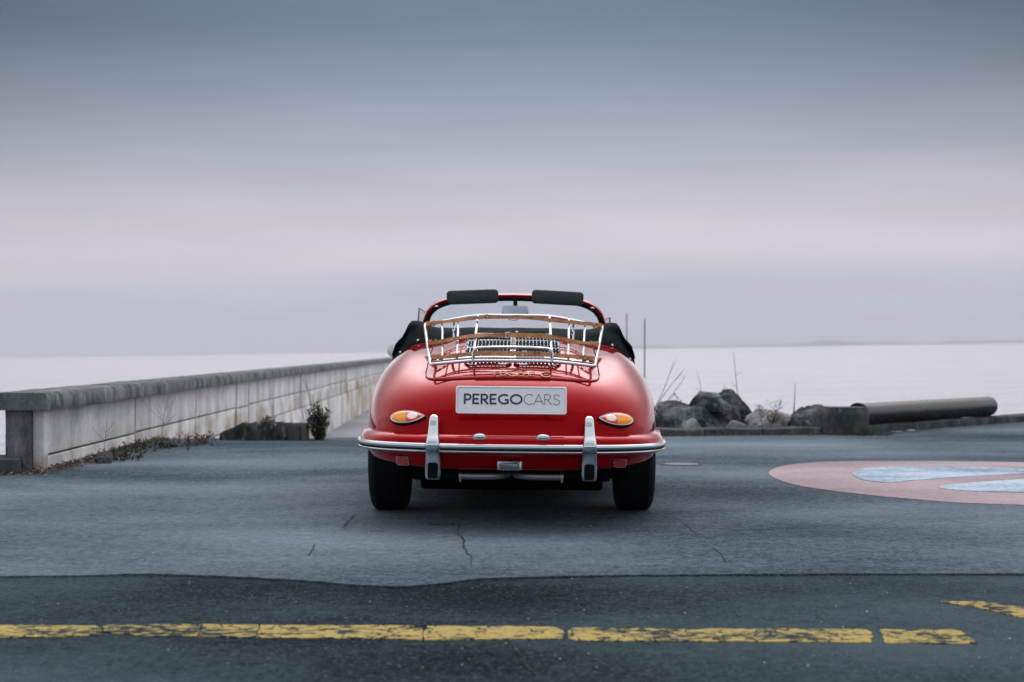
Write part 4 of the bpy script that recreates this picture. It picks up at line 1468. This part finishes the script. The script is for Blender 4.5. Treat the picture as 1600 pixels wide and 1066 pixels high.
TD = teardrop()
for s in (-1, 1):
    cx, cz = s * 0.545, 0.576
    n_ = body_normal(cx, cz)
    n_ = (n_ + Vector((0, -0.55, -0.05))).normalized()
    yc = depth_at(cx, cz)
    o_ = Vector((cx, yc, cz))
    ux = (Vector((s, 0, 0)) - n_ * n_.x * s).normalized()
    uz = n_.cross(ux)
    if uz.z < 0:
        uz = -uz

    def dome(scale_u, scale_v, layers, off=(0, 0), rng=None):
        m_ = MB()
        rr = []
        for f_, h in layers:
            rr.append([o_ + ux * (p[0] * scale_u * f_ + off[0]) + uz * (p[1] * scale_v * f_ + off[1]) + n_ * h for p in TD])
        m_.loft(rr)
        return m_
    lamp = cpart(dome(0.102, 0.043, [(1.0, -0.05), (1.0, 0.012), (0.96, 0.018)], (0, -0.006)), 'tail_lamp', 'rubber', angle=40)
    cpart(dome(0.0985, 0.0415, [(1.0, 0.012), (1.0, 0.020), (0.97, 0.026), (0.91, 0.027)]), 'bezel', 'chrome', lamp, angle=50)
    # lens split into an outer amber and an inner red half
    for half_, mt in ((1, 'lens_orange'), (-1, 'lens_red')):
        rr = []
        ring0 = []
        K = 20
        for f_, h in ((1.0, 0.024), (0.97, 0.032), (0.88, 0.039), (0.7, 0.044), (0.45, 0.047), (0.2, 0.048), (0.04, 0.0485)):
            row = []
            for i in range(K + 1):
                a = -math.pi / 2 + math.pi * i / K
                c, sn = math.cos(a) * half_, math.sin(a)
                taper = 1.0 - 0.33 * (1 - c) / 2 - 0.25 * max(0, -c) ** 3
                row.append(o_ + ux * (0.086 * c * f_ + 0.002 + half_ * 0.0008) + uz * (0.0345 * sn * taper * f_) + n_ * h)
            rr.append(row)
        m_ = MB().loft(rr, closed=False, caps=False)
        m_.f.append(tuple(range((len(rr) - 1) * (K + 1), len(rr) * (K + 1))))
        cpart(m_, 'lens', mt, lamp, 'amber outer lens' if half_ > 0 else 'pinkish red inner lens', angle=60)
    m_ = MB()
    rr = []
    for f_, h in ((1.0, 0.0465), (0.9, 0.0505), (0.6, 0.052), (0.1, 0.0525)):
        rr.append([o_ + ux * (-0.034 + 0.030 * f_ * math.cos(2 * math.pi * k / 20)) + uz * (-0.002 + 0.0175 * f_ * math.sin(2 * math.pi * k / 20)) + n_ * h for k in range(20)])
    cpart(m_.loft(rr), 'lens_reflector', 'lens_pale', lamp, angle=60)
    cpart(MB().sphere(o_ + ux * 0.002 + n_ * 0.046, 0.003, 1, 1, 8, 8, 6), 'lens_divider', 'plate_white', lamp)
    for e in (-0.088,):
        cpart(MB().sphere(o_ + ux * e + n_ * 0.026, 0.004, n=10, m=6), 'screw', 'chrome', lamp)

# ---- reflectors on the apron
for s in (-1, 1):
    cx, cz = s * 0.572, 0.350
    y = depth_at(cx, cz)
    n_ = (body_normal(cx, cz) + Vector((0, -1.2, 0.1))).normalized()
    ux = Vector((0, 0, 1)).cross(n_).normalized(); uz = n_.cross(ux)
    base = rrect(0, 0, 0, 0.035, 0.025, 0.009, 5)
    o_ = Vector((cx, y, cz))
    f = lambda sc, h: [o_ + ux * p.x * sc + uz * p.y * sc + n_ * h for p in base]
    rf = cpart(MB().loft([f(1.0, -0.03), f(1.0, 0.014), f(0.95, 0.017)]), 'reflector', 'dull_chrome', angle=40)
    cpart(MB().loft([f(0.87, 0.01), f(0.87, 0.019), f(0.82, 0.021)]), 'lens', 'reflector_red', rf, angle=40)

# ---- reversing lamp under the bumper
y = depth_at(0, 0.34) - 0.012
m_ = MB().loft([rrect(0, 0, 0, a, b, 0.008, 4) for a, b in ((0.064, 0.026), (0.064, 0.026), (0.059, 0.022))])
hs = [0.06, -0.012, -0.016]
m_.v = [(p[0] - 0.008, y + hs[i // 16], 0.335 + p[1]) for i, p in enumerate(m_.v)]
rv = cpart(m_, 'reversing_lamp', 'dull_chrome', angle=40)
m_ = MB().loft([rrect(0, 0, 0, a, b, 0.006, 4) for a, b in ((0.052, 0.017), (0.052, 0.017), (0.042, 0.012))])
hs = [0.0, -0.019, -0.024]
m_.v = [(p[0] - 0.008, y + hs[i // 16], 0.335 + p[1]) for i, p in enumerate(m_.v)]
cpart(m_, 'lens', 'lamp_glass', rv, angle=40)

# ---- number plate
PT = R(12)
pu = Vector((0, math.sin(PT), math.cos(PT)))
pn = Vector((0, -math.cos(PT), math.sin(PT)))
pc = Vector((-0.003, 0.118, 0.675))
base = rrect(0, 0, 0, 0.291, 0.0745, 0.014, 6)
f = lambda sx, sz, h: [pc + Vector((p.x * sx, 0, 0)) + pu * (p.y * sz) + pn * h for p in base]
plate = cpart(MB().loft([f(0.98, 0.94, -0.012), f(1, 1, 0.0), f(1, 1, 0.008), f(0.992, 0.965, 0.013), f(0.972, 0.89, 0.013), f(0.965, 0.865, 0.007)]), 'number_plate', 'plate_frame', angle=40)
cpart(MB().loft([f(0.962, 0.852, 0.004), f(0.962, 0.852, 0.0095)]), 'plate_face', 'plate_white', plate, angle=40)
for dx in (-0.2, 0.2):
    a = pc + Vector((dx, 0.0, 0)) + pu * -0.02
    cpart(MB().tube([a, Vector((dx, depth_at(dx, a.z) + 0.02, a.z))], 0.012, 8), 'bracket', 'black_metal', plate)

# letters as raised strokes
def arc(cx, cy, rx, ry, a0, a1, n=14):
    return [(cx + rx * math.cos(R(a0 + (a1 - a0) * i / n)), cy + ry * math.sin(R(a0 + (a1 - a0) * i / n))) for i in range(n + 1)]


def bold_glyph(ch):
    if ch == 'P':
        return [[(0.1, 0), (0.1, 1)], [(0.1, 0.92), (0.32, 0.92)] + arc(0.32, 0.675, 0.23, 0.245, 90, -90) + [(0.1, 0.43)]], 0.66
    if ch == 'R':
        return [[(0.1, 0), (0.1, 1)], [(0.1, 0.92), (0.32, 0.92)] + arc(0.32, 0.685, 0.22, 0.235, 90, -90) + [(0.1, 0.45)], [(0.30, 0.45), (0.60, 0.0)]], 0.70
    if ch == 'E':
        return [[(0.1, 0), (0.1, 1)], [(0.1, 0.92), (0.56, 0.92)], [(0.1, 0.50), (0.50, 0.50)], [(0.1, 0.08), (0.56, 0.08)]], 0.64
    if ch == 'G':
        return [arc(0.52, 0.5, 0.42, 0.42, 48, 300, 22) + [(0.80, 0.16), (0.80, 0.46)], [(0.56, 0.44), (0.80, 0.44)]], 0.95
    if ch == 'O':
        return [arc(0.5, 0.5, 0.42, 0.42, 0, 360, 28)], 1.02


def thin_glyph(ch):
    if ch == 'C':
        return [arc(0.5, 0.5, 0.44, 0.48, 48, 312, 22)], 0.86
    if ch == 'A':
        return [[(0.02, 0), (0.42, 1), (0.82, 0)], [(0.16, 0.33), (0.68, 0.33)]], 0.86
    if ch == 'R':
        return [[(0.06, 0), (0.06, 1)], [(0.06, 0.98), (0.30, 0.98)] + arc(0.30, 0.735, 0.24, 0.245, 90, -90) + [(0.06, 0.49)], [(0.32, 0.49), (0.64, 0.0)]], 0.74
    if ch == 'S':
        return [[(0.56, 0.86)] + arc(0.31, 0.74, 0.23, 0.24, 40, 250, 12) + arc(0.30, 0.26, 0.26, 0.25, 75, -140, 12) + [(0.03, 0.13)]], 0.60


def ribbon(m_, pts_, hw, place, h0, h1):
    """flat raised stroke; place(a, b, h) maps letter space to the car"""
    n = len(pts_)
    P_ = [Vector((p[0], p[1])) for p in pts_]
    closed = (P_[0] - P_[-1]).length < 1e-4
    if closed:
        P_ = P_[:-1]
        n -= 1
    rr = []
    for i, p in enumerate(P_):
        a = P_[i - 1] if (i > 0 or closed) else p
        b = P_[(i + 1) % n] if (i < n - 1 or closed) else p
        d1 = (p - a).normalized() if (p - a).length > 1e-6 else (b - p).normalized()
        d2 = (b - p).normalized() if (b - p).length > 1e-6 else d1
        t = (d1 + d2).normalized()
        q = Vector((-t.y, t.x))
        c = max(0.45, q.dot(Vector((-d1.y, d1.x))))
        q = q * (hw / c)
        rr.append([place(p.x + q.x, p.y + q.y, h1), place(p.x - q.x, p.y - q.y, h1), place(p.x - q.x, p.y - q.y, h0), place(p.x + q.x, p.y + q.y, h0)])
    m_.loft(rr, True, not closed, closed)


CH = 0.0555
xcur = -0.253
words = [('PEREGO', bold_glyph, 0.088, 0.311), ('CARS', thin_glyph, 0.024, 0.192)]
for word, gl, hw, target in words:
    tot = sum(gl(c)[1] for c in word)
    k = target / (tot * CH)
    for ch in word:
        strokes, w = gl(ch)
        m_ = MB()
        for si, st in enumerate(strokes):
            ribbon(m_, [(p[0] * k * CH, p[1] * CH) for p in st], hw * CH, lambda a, b, h, x0=xcur: pc + Vector((x0 + a + 0.003, 0, 0)) + pu * (b - 0.0225) + pn * h, 0.0085, 0.0112 + 0.00025 * si)
        cpart(m_, 'letter', 'plate_ink', plate, smooth=False)
        xcur += w * k * CH
    xcur += 0.002

# gold script on the tail
def on_tail(a, b, h):
    y = depth_at(a, b)
    n = body_normal(a, b)
    return Vector((a, y, b)) + n * h


GL = {
    'P': [[(0, 0), (0.12, 1), (0.95, 1), (1.0, 0.55), (0.06, 0.5)]],
    'O': [[(0.05, 0.05), (0.12, 0.95), (0.95, 0.95), (0.9, 0.05), (0.05, 0.05)]],
    'R': [[(0, 0), (0.1, 1), (0.95, 1), (0.95, 0.55), (0.1, 0.5), (0.95, 0)]],
    'S': [[(0.95, 0.95), (0.1, 0.95), (0.08, 0.52), (0.92, 0.48), (0.9, 0.05), (0.0, 0.05)]],
    'C': [[(0.95, 0.95), (0.12, 0.95), (0.05, 0.05), (0.95, 0.05)]],
    'H': [[(0.0, 0), (0.08, 1)], [(0.05, 0.5), (0.92, 0.5)], [(0.88, 0), (0.95, 1)]],
    'E': [[(0.95, 0.95), (0.1, 0.95), (0.05, 0.05), (0.95, 0.05)], [(0.08, 0.5), (0.8, 0.5)]],
}
x0, x1 = -0.096, 0.128
lw_ = (x1 - x0) / 7
for i, ch in enumerate('PORSCHE'):
    m_ = MB()
    for st in GL[ch]:
        m_.tube([on_tail(x0 + lw_ * (i + p[0] * 0.84), 0.793 + 0.021 * p[1], 0.0095) for p in st], 0.0028, 5)
    cpart(m_, 'letter', 'gold', lid)
m_ = MB()
m_.tube([on_tail(0.183 + 0.028 * math.cos(R(a)), 0.801 + 0.0135 * math.sin(R(a)), 0.0095) for a in np.linspace(40, 320, 20)], 0.0042, 6)
cpart(m_, 'letter', 'gold', lid)

# ---- luggage rack
def rk(x, s, lift=0.0):
    ax_ = abs(x)
    drop = 0.060 * smooth(0.16, 0.60, ax_) * (0.55 + 0.45 * s)
    y = 0.42 + 0.86 * s - 0.03 * smooth(0.2, 0.5, ax_) * (1 - s)
    return Vector((x, y, 0.880 + 0.268 * s - drop + lift))


rkx = lambda s: 0.447 + 0.092 * s


def railpath(s, k=24, w=None):
    w = w or rkx(s)
    return [rk(w * math.sin(math.pi / 2 * (-1 + 2 * i / k)), s) for i in range(k + 1)]


rack_f = MB()
top = railpath(1.0); bot = railpath(0.0)
lp_ = bot[1:-1] + [rk(rkx(0.0) + 0.003, 0.04)] + [rk(rkx(s), s) for s in (0.25, 0.5, 0.75, 0.95)] + top[::-1][1:-1] + [rk(-rkx(s), s) for s in (0.95, 0.75, 0.5, 0.25)] + [rk(-rkx(0) - 0.003, 0.04)]
rack = cpart(rack_f.tube(lp_, 0.009, 10, True), 'luggage_rack', 'chrome', angle=60)
cpart(MB().tube([p + Vector((0, 0.035, 0.004)) for p in railpath(0.045, w=0.44)], 0.007, 8), 'rail', 'chrome', rack)
for x0_, x1_, sa, sb in ((-0.215, -0.217, 0.0, 1.0), (0.215, 0.217, 0.0, 1.0), (-0.305, -0.335, 0.06, 1.0), (0.305, 0.335, 0.06, 1.0), (-0.385, -0.432, 0.06, 1.0), (0.385, 0.432, 0.06, 1.0)):
    thick = 0.0072 if abs(x0_) < 0.25 else 0.0064
    cpart(MB().tube([rk(x0_ + (x1_ - x0_) * t, sa + (sb - sa) * t, 0.004) for t in np.linspace(0, 1, 10)], thick, 8), 'bar', 'chrome', rack)
hp = [(-0.215, 0.0), (-0.215, 0.045), (-0.208, 0.062), (-0.19, 0.069), (-0.1, 0.073), (0, 0.074), (0.1, 0.073), (0.19, 0.069), (0.208, 0.062), (0.215, 0.045), (0.215, 0.0)]
cpart(MB().tube([Vector((x, 0.415, 0.88 + z)) for x, z in hp], 0.0085, 8), 'hoop', 'chrome', rack)
cpart(MB().box(rk(0, 0.55) + Vector((0, 0, 0.002)), (0.44, 0.03, 0.014)), 'cross_plate', 'chrome', rack, bevel=0.003)
cpart(MB().tube([rk(x, 0.985, z) for x, z in ((-0.032, -0.004), (-0.028, -0.02), (0, -0.024), (0.028, -0.02), (0.032, -0.004))], 0.004, 6), 'catch', 'chrome', rack)
for s in (-1, 1):
    cpart(MB().tube([rk(s * 0.33, 0.08), Vector((s * 0.33, 0.50, ztop(0.33, 0.50)))], 0.008, 8), 'foot', 'chrome', rack)
    cpart(MB().tube([rk(s * 0.36, 0.97), Vector((s * 0.36, 1.24, ztop(0.36, 1.24)))], 0.008, 8), 'foot', 'chrome', rack)


def strap(sfun, x0_, x1_, wid, wob, seed, buckle_x, tail):
    n = 46
    rr = []
    for i in range(n + 1):
        t = i / n
        x = x0_ + (x1_ - x0_) * t
        s = sfun(x)
        e = 0.06 * noise.noise(Vector((x * 5.5, seed, 0))) + 0.02 * noise.noise(Vector((x * 17, seed, 0)))
        p = rk(x, s + e * 0.6, 0.016 + wob * (noise.noise(Vector((x * 4.2, seed, 5))) - 0.2 * math.sin(x * 9)))
        tw = 0.7 * noise.noise(Vector((x * 6, seed, 11)))
        u_ = Vector((0, 0.45 + tw, 0.9)).normalized()
        nn = Vector((0, -0.9, 0.45 + tw)).normalized()
        w = wid * (1 + 0.35 * noise.noise(Vector((x * 11, seed, 3))))
        rr.append([p + u_ * w / 2 + nn * 0.002, p - u_ * w / 2 + nn * 0.002, p - u_ * w / 2 - nn * 0.0025, p + u_ * w / 2 - nn * 0.0025])
    m_ = MB().loft(rr)
    st = cpart(m_, 'strap', 'strap_leather', rack, angle=50)
    # loops around the side rails, keepers
    for xe, d in ((x0_, 1), (x1_, -1)):
        for k, dx in enumerate((0.012, 0.045)):
            p = rk(xe + d * dx, sfun(xe + d * dx), 0.016)
            m_ = MB().box(p, (0.016 + 0.012 * (k == 0), 0.020, wid * 1.35), Matrix.Rotation(R(-24), 3, 'X') @ Matrix.Rotation(d * -0.25, 3, 'Y'))
            cpart(m_, 'strap_loop', 'strap_leather', rack, bevel=0.004)
    # buckle
    c = rk(buckle_x, sfun(buckle_x), 0.018 + wob * (noise.noise(Vector((buckle_x * 4.2, seed, 5))) - 0.2 * math.sin(buckle_x * 9)))
    rt = Matrix.Rotation(R(-26), 3, 'X')
    lp2 = [c + Vector((0, -0.006, 0)) + rt @ Vector((0.012 * a, 0, 0.017 * b)) for a, b in ((-1, -1), (1, -1), (1, 1), (-1, 1))]
    cpart(MB().tube(lp2, 0.0025, 6, True), 'buckle', 'chrome', rack)
    m_ = MB()
    rr = []
    for i in range(12):
        t = i / 11
        x = buckle_x + tail * t
        p = rk(x, sfun(x), 0.020 + wob * (noise.noise(Vector((x * 4.2, seed, 5))) - 0.2 * math.sin(x * 9)) - 0.006 * t * t) + Vector((0, -0.007, 0))
        u_ = Vector((0, 0.4, 0.9)).normalized()
        w = wid * 1.05 * (1 if t < 0.85 else 1 - (t - 0.85) * 4.5)
        rr.append([p + u_ * w / 2, p - u_ * w / 2, p - u_ * w / 2 + Vector((0, 0.003, 0)), p + u_ * w / 2 + Vector((0, 0.003, 0))])
    m_.loft(rr)
    cpart(m_, 'strap_end', 'strap_leather', rack, angle=50)


strap(lambda x: 0.87 + 0.05 * smooth(0.25, 0.5, abs(x)), -0.525, 0.53, 0.021, 0.012, 1.3, -0.17, 0.10)
strap(lambda x: 0.46 - 0.03 * smooth(0.2, 0.45, abs(x)), -0.485, 0.487, 0.024, 0.010, 7.7, -0.03, 0.30)
strap(lambda x: 0.085 - 0.0 * x, -0.445, 0.445, 0.023, 0.006, 13.1, 0.065, -0.34)

# ---- folded top cover
bx = [-0.762, -0.752, -0.738, -0.705, -0.684, -0.666, -0.640, -0.60, -0.56, -0.51, -0.47, -0.38, -0.26, 0.0]
bz = [0.915, 0.950, 0.985, 1.015, 1.055, 1.095, 1.118, 1.119, 1.105, 1.083, 1.074, 1.074, 1.078, 1.080]
fz_ = pchip([-b for b in bx[::-1]], bz[::-1])
rr = []
for i in range(81):
    x = -0.762 + 1.524 * i / 80
    ax_ = min(abs(x), 0.762)
    crest = fz_(ax_) + 0.006 * noise.noise(Vector((x * 6, 2, 2)))
    yb = 1.40 + 0.16 * smooth(0.45, 0.78, ax_)          # rear hem on the deck
    zb = ztop(min(ax_, 0.80), yb) - 0.012
    zb = min(zb, crest - 0.02)
    lobe = smooth(0.48, 0.6, ax_)
    yc = 1.60 + 0.05 * lobe
    yf = 1.80 + 0.32 * lobe * (1 - smooth(0.70, 0.762, ax_))
    h = crest - zb
    w1_ = 0.008 * noise.noise(Vector((x * 9, 5, 1)))
    pts_ = [(yb - 0.006, zb), (yb - 0.006 + w1_, zb + 0.16 * h), (yb + 0.03 + w1_, zb + 0.42 * h), (yb + 0.07, zb + 0.66 * h + w1_), (yc - 0.07, crest - 0.12 * h), (yc, crest), (yc + 0.07, crest - 0.02 * h), (yf - 0.04, crest - 0.25 * h), (yf, zb + 0.1 * h), (yf, zb - 0.02)]
    rr.append([Vector((x, p.x, p.y)) for p in catmull([Vector((a, b, 0)) for a, b in pts_], 3)])
cover = cpart(MB().loft(rr), 'top_cover', 'black_fabric', angle=70)
hem = MB().tube([(r[0].x, r[0].y - 0.002, r[0].z + 0.012) for r in rr[2:-2]], 0.006, 6)
cpart(hem, 'hem', 'paint', cover)
for x, f_ in ((-0.71, 0.35), (-0.59, 0.40), (-0.335, 0.62), (0.02, 0.6), (0.36, 0.62), (0.61, 0.30), (0.715, 0.25)):
    r = rr[int(round((x + 0.762) / 1.524 * 80))]
    p = r[int(f_ * 12)]
    cpart(MB().sphere(p + Vector((0, -0.003, 0)), 0.010, n=10, m=6), 'snap', 'chrome', cover)

# ---- windscreen
def wsy(z):
    return 2.52 - (z - 0.95) * 0.95


ws_half = [(0.0, 1.296), (0.2, 1.290), (0.35, 1.278), (0.44, 1.262), (0.515, 1.232), (0.565, 1.185), (0.595, 1.12), (0.62, 1.04), (0.64, 0.95)]


def bow(x):
    return 0.18 * (abs(x) / 0.64) ** 2.2     # wraps rearwards at the sides


pl = [(-x, z) for x, z in ws_half[::-1]] + ws_half[1:]
path3 = catmull([Vector((x, wsy(z) - bow(x), z)) for x, z in pl], 6)
rr = []
rr2 = []
m = len(path3)
for i, p in enumerate(path3):
    t = (path3[min(i + 1, m - 1)] - path3[max(i - 1, 0)]).normalized()
    b = Vector((0, -1, -0.3)).normalized()
    nrm = t.cross(b).normalized()
    if nrm.dot(Vector((p.x, 0, p.z - 0.95))) < 0:
        nrm = -nrm
    fwd = nrm.cross(t).normalized()
    if fwd.y > 0:
        fwd = -fwd
    rr.append([p + nrm * a + fwd * c for a, c in ((0.018, -0.02), (0.024, 0.0), (0.018, 0.022), (-0.006, 0.022), (-0.012, -0.02))])
    rr2.append([p + nrm * a + fwd * c for a, c in ((0.004, 0.0235), (0.002, 0.034), (-0.022, 0.030), (-0.024, 0.0), (-0.013, -0.01))])
frame = cpart(MB().loft(rr), 'windscreen_frame', 'paint', angle=50)
cpart(MB().loft(rr2), 'frame_liner', 'black_fabric', frame, angle=50)
# glass
gl = MB()
cols_ = []
for i in range(25):
    x = 0.615 * math.sin(math.pi / 2 * (-1 + 2 * i / 24))
    # top of the opening at this x
    zt = None
    for (xa, za), (xb, zb) in zip(ws_half[:-1], ws_half[1:]):
        if xa <= abs(x) <= xb:
            zt = za + (zb - za) * (abs(x) - xa) / (xb - xa)
            break
    zt = max((zt or 0.98) - 0.006, 0.985)
    cols_.append([Vector((x, wsy(z) - bow(x), z)) for z in np.linspace(0.95, zt, 10)])
gl.loft(cols_, closed=False, caps=False)
cpart(gl, 'glass', 'glass', frame, recalc=False)
for s in (-1, 1):
    p = Vector((s * 0.515, wsy(1.23) - bow(0.515) - 0.035, 1.222))
    cpart(MB().sphere(p, 0.012, 1.2, 1, 0.7, 10, 6), 'latch', 'chrome', frame)
# visors folded up over the header
for s in (-1, 1):
    c = Vector((s * 0.282 + 0.004, wsy(1.31) - bow(0.28) - 0.055, 1.289))
    base = rrect(0, 0, 0, 0.172, 0.047, 0.026, 7)
    rot = Matrix.Rotation(s * R(2.6), 3, 'Y') @ Matrix.Rotation(R(8), 3, 'X')
    lay = [(0.9, 0.78, -0.014), (0.98, 0.95, -0.009), (1, 1, 0), (0.98, 0.95, 0.009), (0.9, 0.78, 0.014)]
    m_ = MB().loft([[c + rot @ Vector((p.x * a, h, p.y * b)) for p in base] for a, b, h in lay])
    cpart(m_, 'sun_visor', 'visor_vinyl', angle=60)
# interior mirror
c = Vector((0.006, wsy(1.22) - 0.16, 1.203))
base = rrect(0, 0, 0, 0.088, 0.030, 0.018, 6)
m_ = MB().loft([[c + Vector((p.x * a, h, p.y * a)) for p in base] for a, h in ((0.7, 0.025), (0.98, 0.012), (1.0, 0.0), (0.97, -0.003))])
im = cpart(m_, 'interior_mirror', 'mirror_face', angle=50)
cpart(MB().tube([c + Vector((0, 0.015, 0.02)), c + Vector((0, 0.05, 0.075))], 0.014, 8), 'stalk', 'black_metal', im)
# quarter lights
for s in (-1, 1):
    a = Vector((s * 0.655, 2.24, 0.95)); b = Vector((s * 0.640, 2.21, 1.215 if s < 0 else 1.165)); c2 = Vector((s * 0.600, 2.33, 1.19 if s < 0 else 1.15)); d = Vector((s * 0.645, 2.50, 0.95))
    cpart(MB().add([a, b, c2, d, a + Vector((0.003, 0, 0)), b + Vector((0.003, 0, 0)), c2 + Vector((0.003, 0, 0)), d + Vector((0.003, 0, 0))], [(0, 1, 2, 3), (4, 5, 6, 7), (0, 1, 5, 4), (1, 2, 6, 5), (2, 3, 7, 6), (3, 0, 4, 7)]), 'quarter_light', 'glass', smooth=False)
    cpart(MB().tube([a, b, c2, d], 0.006, 6), 'quarter_light_frame', 'dull_chrome')
# round door mirror on the left door
c = Vector((-0.806, 2.18, 0.925))
m_ = MB().lathe([(0.001, 0.028), (0.02, 0.026), (0.034, 0.016), (0.041, 0.0), (0.042, -0.006), (0.038, -0.008), (0.001, -0.0085)], (0, 0, 0), 'y', 28)
m_.v = [(c.x + p[0], c.y + p[1], c.z + p[2]) for p in m_.v]
dm = cpart(m_, 'door_mirror', 'mirror_shell', angle=50)
cpart(MB().tube([c + Vector((0.012, 0.015, -0.03)), c + Vector((0.05, 0.02, -0.09)), c + Vector((0.09, 0.02, -0.12))], 0.007, 8), 'stalk', 'chrome', dm)

# ---- underside
m_ = MB()
m_.box((0, 2.4, 0.20), (1.08, 2.6, 0.18))
cpart(m_, 'undertray', 'black_metal', bevel=0.02)
m_ = MB().lathe([(0.001, -0.36), (0.06, -0.355), (0.075, -0.33), (0.075, 0.33), (0.06, 0.355), (0.001, 0.36)], (0, 0.42, 0.30), 'x', 24)
cpart(m_, 'silencer', 'black_metal')
m_ = MB().lathe([(0.001, -0.56), (0.055, -0.55), (0.06, -0.2), (0.14, -0.1), (0.14, 0.1), (0.06, 0.2), (0.055, 0.55), (0.001, 0.56)], (0, 1.03, 0.30), 'x', 20)
cpart(m_, 'rear_axle', 'black_metal')
for s in (-1, 1):
    hp_ = catmull([Vector((s * 0.27, 0.235, 0.266)), Vector((s * 0.16, 0.225, 0.266)), Vector((s * 0.07, 0.23, 0.268)), Vector((s * 0.02, 0.30, 0.272)), Vector((s * 0.01, 0.40, 0.275))], 5)
    tp = cpart(MB().tube(hp_, 0.017, 10), 'heater_pipe', 'pipe_steel')
    cpart(MB().tube([Vector((s * 0.262, 0.235, 0.266)), Vector((s * 0.278, 0.235, 0.266))], 0.021, 10), 'clamp', 'brass', tp)
    cpart(MB().tube([Vector((s * 0.27, 0.215, 0.262)), Vector((s * 0.27, 0.215, 0.238))], 0.005, 6), 'clamp', 'brass', tp)
    cpart(MB().tube([Vector((s * 0.27, 0.24, 0.266)), Vector((s * 0.36, 0.26, 0.27))], 0.013, 8), 'tail_pipe', 'black_metal', tp)
    cpart(MB().box((s * 0.52, 0.85, 0.25), (0.07, 0.3, 0.10)), 'trailing_arm', 'black_metal', bevel=0.015)

# body leans a touch to the right on its springs
roll = Matrix.Translation((0, 0, 0.3)) @ Matrix.Rotation(R(0.62), 4, 'Y') @ Matrix.Translation((0, 0, -0.3))
done = set()


def rec(o):
    for c in o.children:
        if c.type == 'MESH' and c.data.name not in done:
            c.data.transform(roll)
            done.add(c.data.name)
        rec(c)


rec(car)

# ---- wheels
for ya in (1.03, 3.13):
    for s in (-1, 1):
        xo = s * 0.818
        wdt = 0.215 if ya < 2 else 0.18
        if ya > 2:
            xo = s * 0.775
        prof = [(0.19, 0.02), (0.235, 0.004), (0.275, 0.0), (0.300, 0.012), (0.314, 0.032)]
        nt_ = 9
        tread = []
        a0, a1 = 0.036, wdt - 0.036
        for k in range(nt_):
            u0 = a0 + (a1 - a0) * k / nt_
            u1 = a0 + (a1 - a0) * (k + 1) / nt_
            cr_ = 0.004 * (1 - ((2 * (k + 0.5) / nt_) - 1) ** 2)
            tread += [(0.314 + cr_, u0), (0.314 + cr_, u1 - 0.005), (0.307 + cr_, u1 - 0.0045), (0.307 + cr_, u1 - 0.0005)]
        prof += tread + [(0.314, wdt - 0.034), (0.300, wdt - 0.012), (0.275, wdt), (0.235, wdt - 0.004), (0.19, wdt - 0.02)]
        rim = MB().lathe([(0.001, -s * 0.03), (0.06, -s * 0.03), (0.07, -s * 0.035), (0.12, -s * 0.05), (0.18, -s * 0.035), (0.19, -s * 0.02), (0.205, -s * 0.012), (0.205, -s * 0.03), (0.19, -s * 0.06), (0.19, -s * (wdt - 0.03)), (0.001, -s * (wdt - 0.05))], (xo, ya, 0.318), 'x', 40)
        w = cpart(rim, 'wheel', 'dull_chrome')
        ty = MB().lathe([(r, -s * a) for r, a in prof], (xo, ya, 0.318), 'x', 64)
        cpart(ty, 'tyre', 'rubber', w, angle=30)
        hc = MB().lathe([(0.001, s * 0.012), (0.05, s * 0.010), (0.09, s * 0.0), (0.115, -s * 0.018), (0.118, -s * 0.026)], (xo, ya, 0.318), 'x', 32)
        cpart(hc, 'hubcap', 'chrome', w, angle=60)
# headlamps and front bumper, hidden from behind
for s in (-1, 1):
    m_ = MB().lathe([(0.001, 0.05), (0.05, 0.045), (0.085, 0.02), (0.095, 0.0), (0.10, -0.02), (0.10, -0.12)], (s * 0.60, 3.66, 0.66), 'y', 28)
    cpart(m_, 'headlamp', 'lamp_glass')


# ================================================================== FAR SHORE AND AIR
hz_mat = bpy.data.materials.new('air')
hz_mat.use_nodes = True
nt = hz_mat.node_tree
nt.nodes.clear()
pv = N(nt, 'ShaderNodeVolumePrincipled', inputs={'Density': HAZE, 'Color': (0.96, 0.955, 1.0, 1)})
ho = N(nt, 'ShaderNodeOutputMaterial')
nt.links.new(pv.outputs[0], ho.inputs['Volume'])
M['air'] = hz_mat

rows = []
for i in range(121):
    t = i / 120
    x = -1200 + 7000 * t
    r_ = []
    for j in range(6):
        d = j / 5
        hgt = (30 + 36 * noise.fractal(Vector((x * 0.0011, 1.3, 0)), 1.0, 2.0, 5) + 14 * noise.noise(Vector((x * 0.006, d * 3, 4)))) * smooth(0, 0.35, t)
        r_.append((x, 9000 + 900 * d, max(0, hgt) * math.sin(d * math.pi * 0.5) - 12 + x * TILT))
    rows.append(r_)
shore = MB().loft(rows, closed=False, caps=False).build('hills', 'far_hills', angle=60)
tag(shore, 'faint hills of the far lake shore', kind='structure')
mb = MB().box((0, 5400, 45), (17800, 11400, 340))
hz = mb.build('haze', 'air', smooth=False)
tag(hz, 'thin pale haze over the lake', kind='stuff')
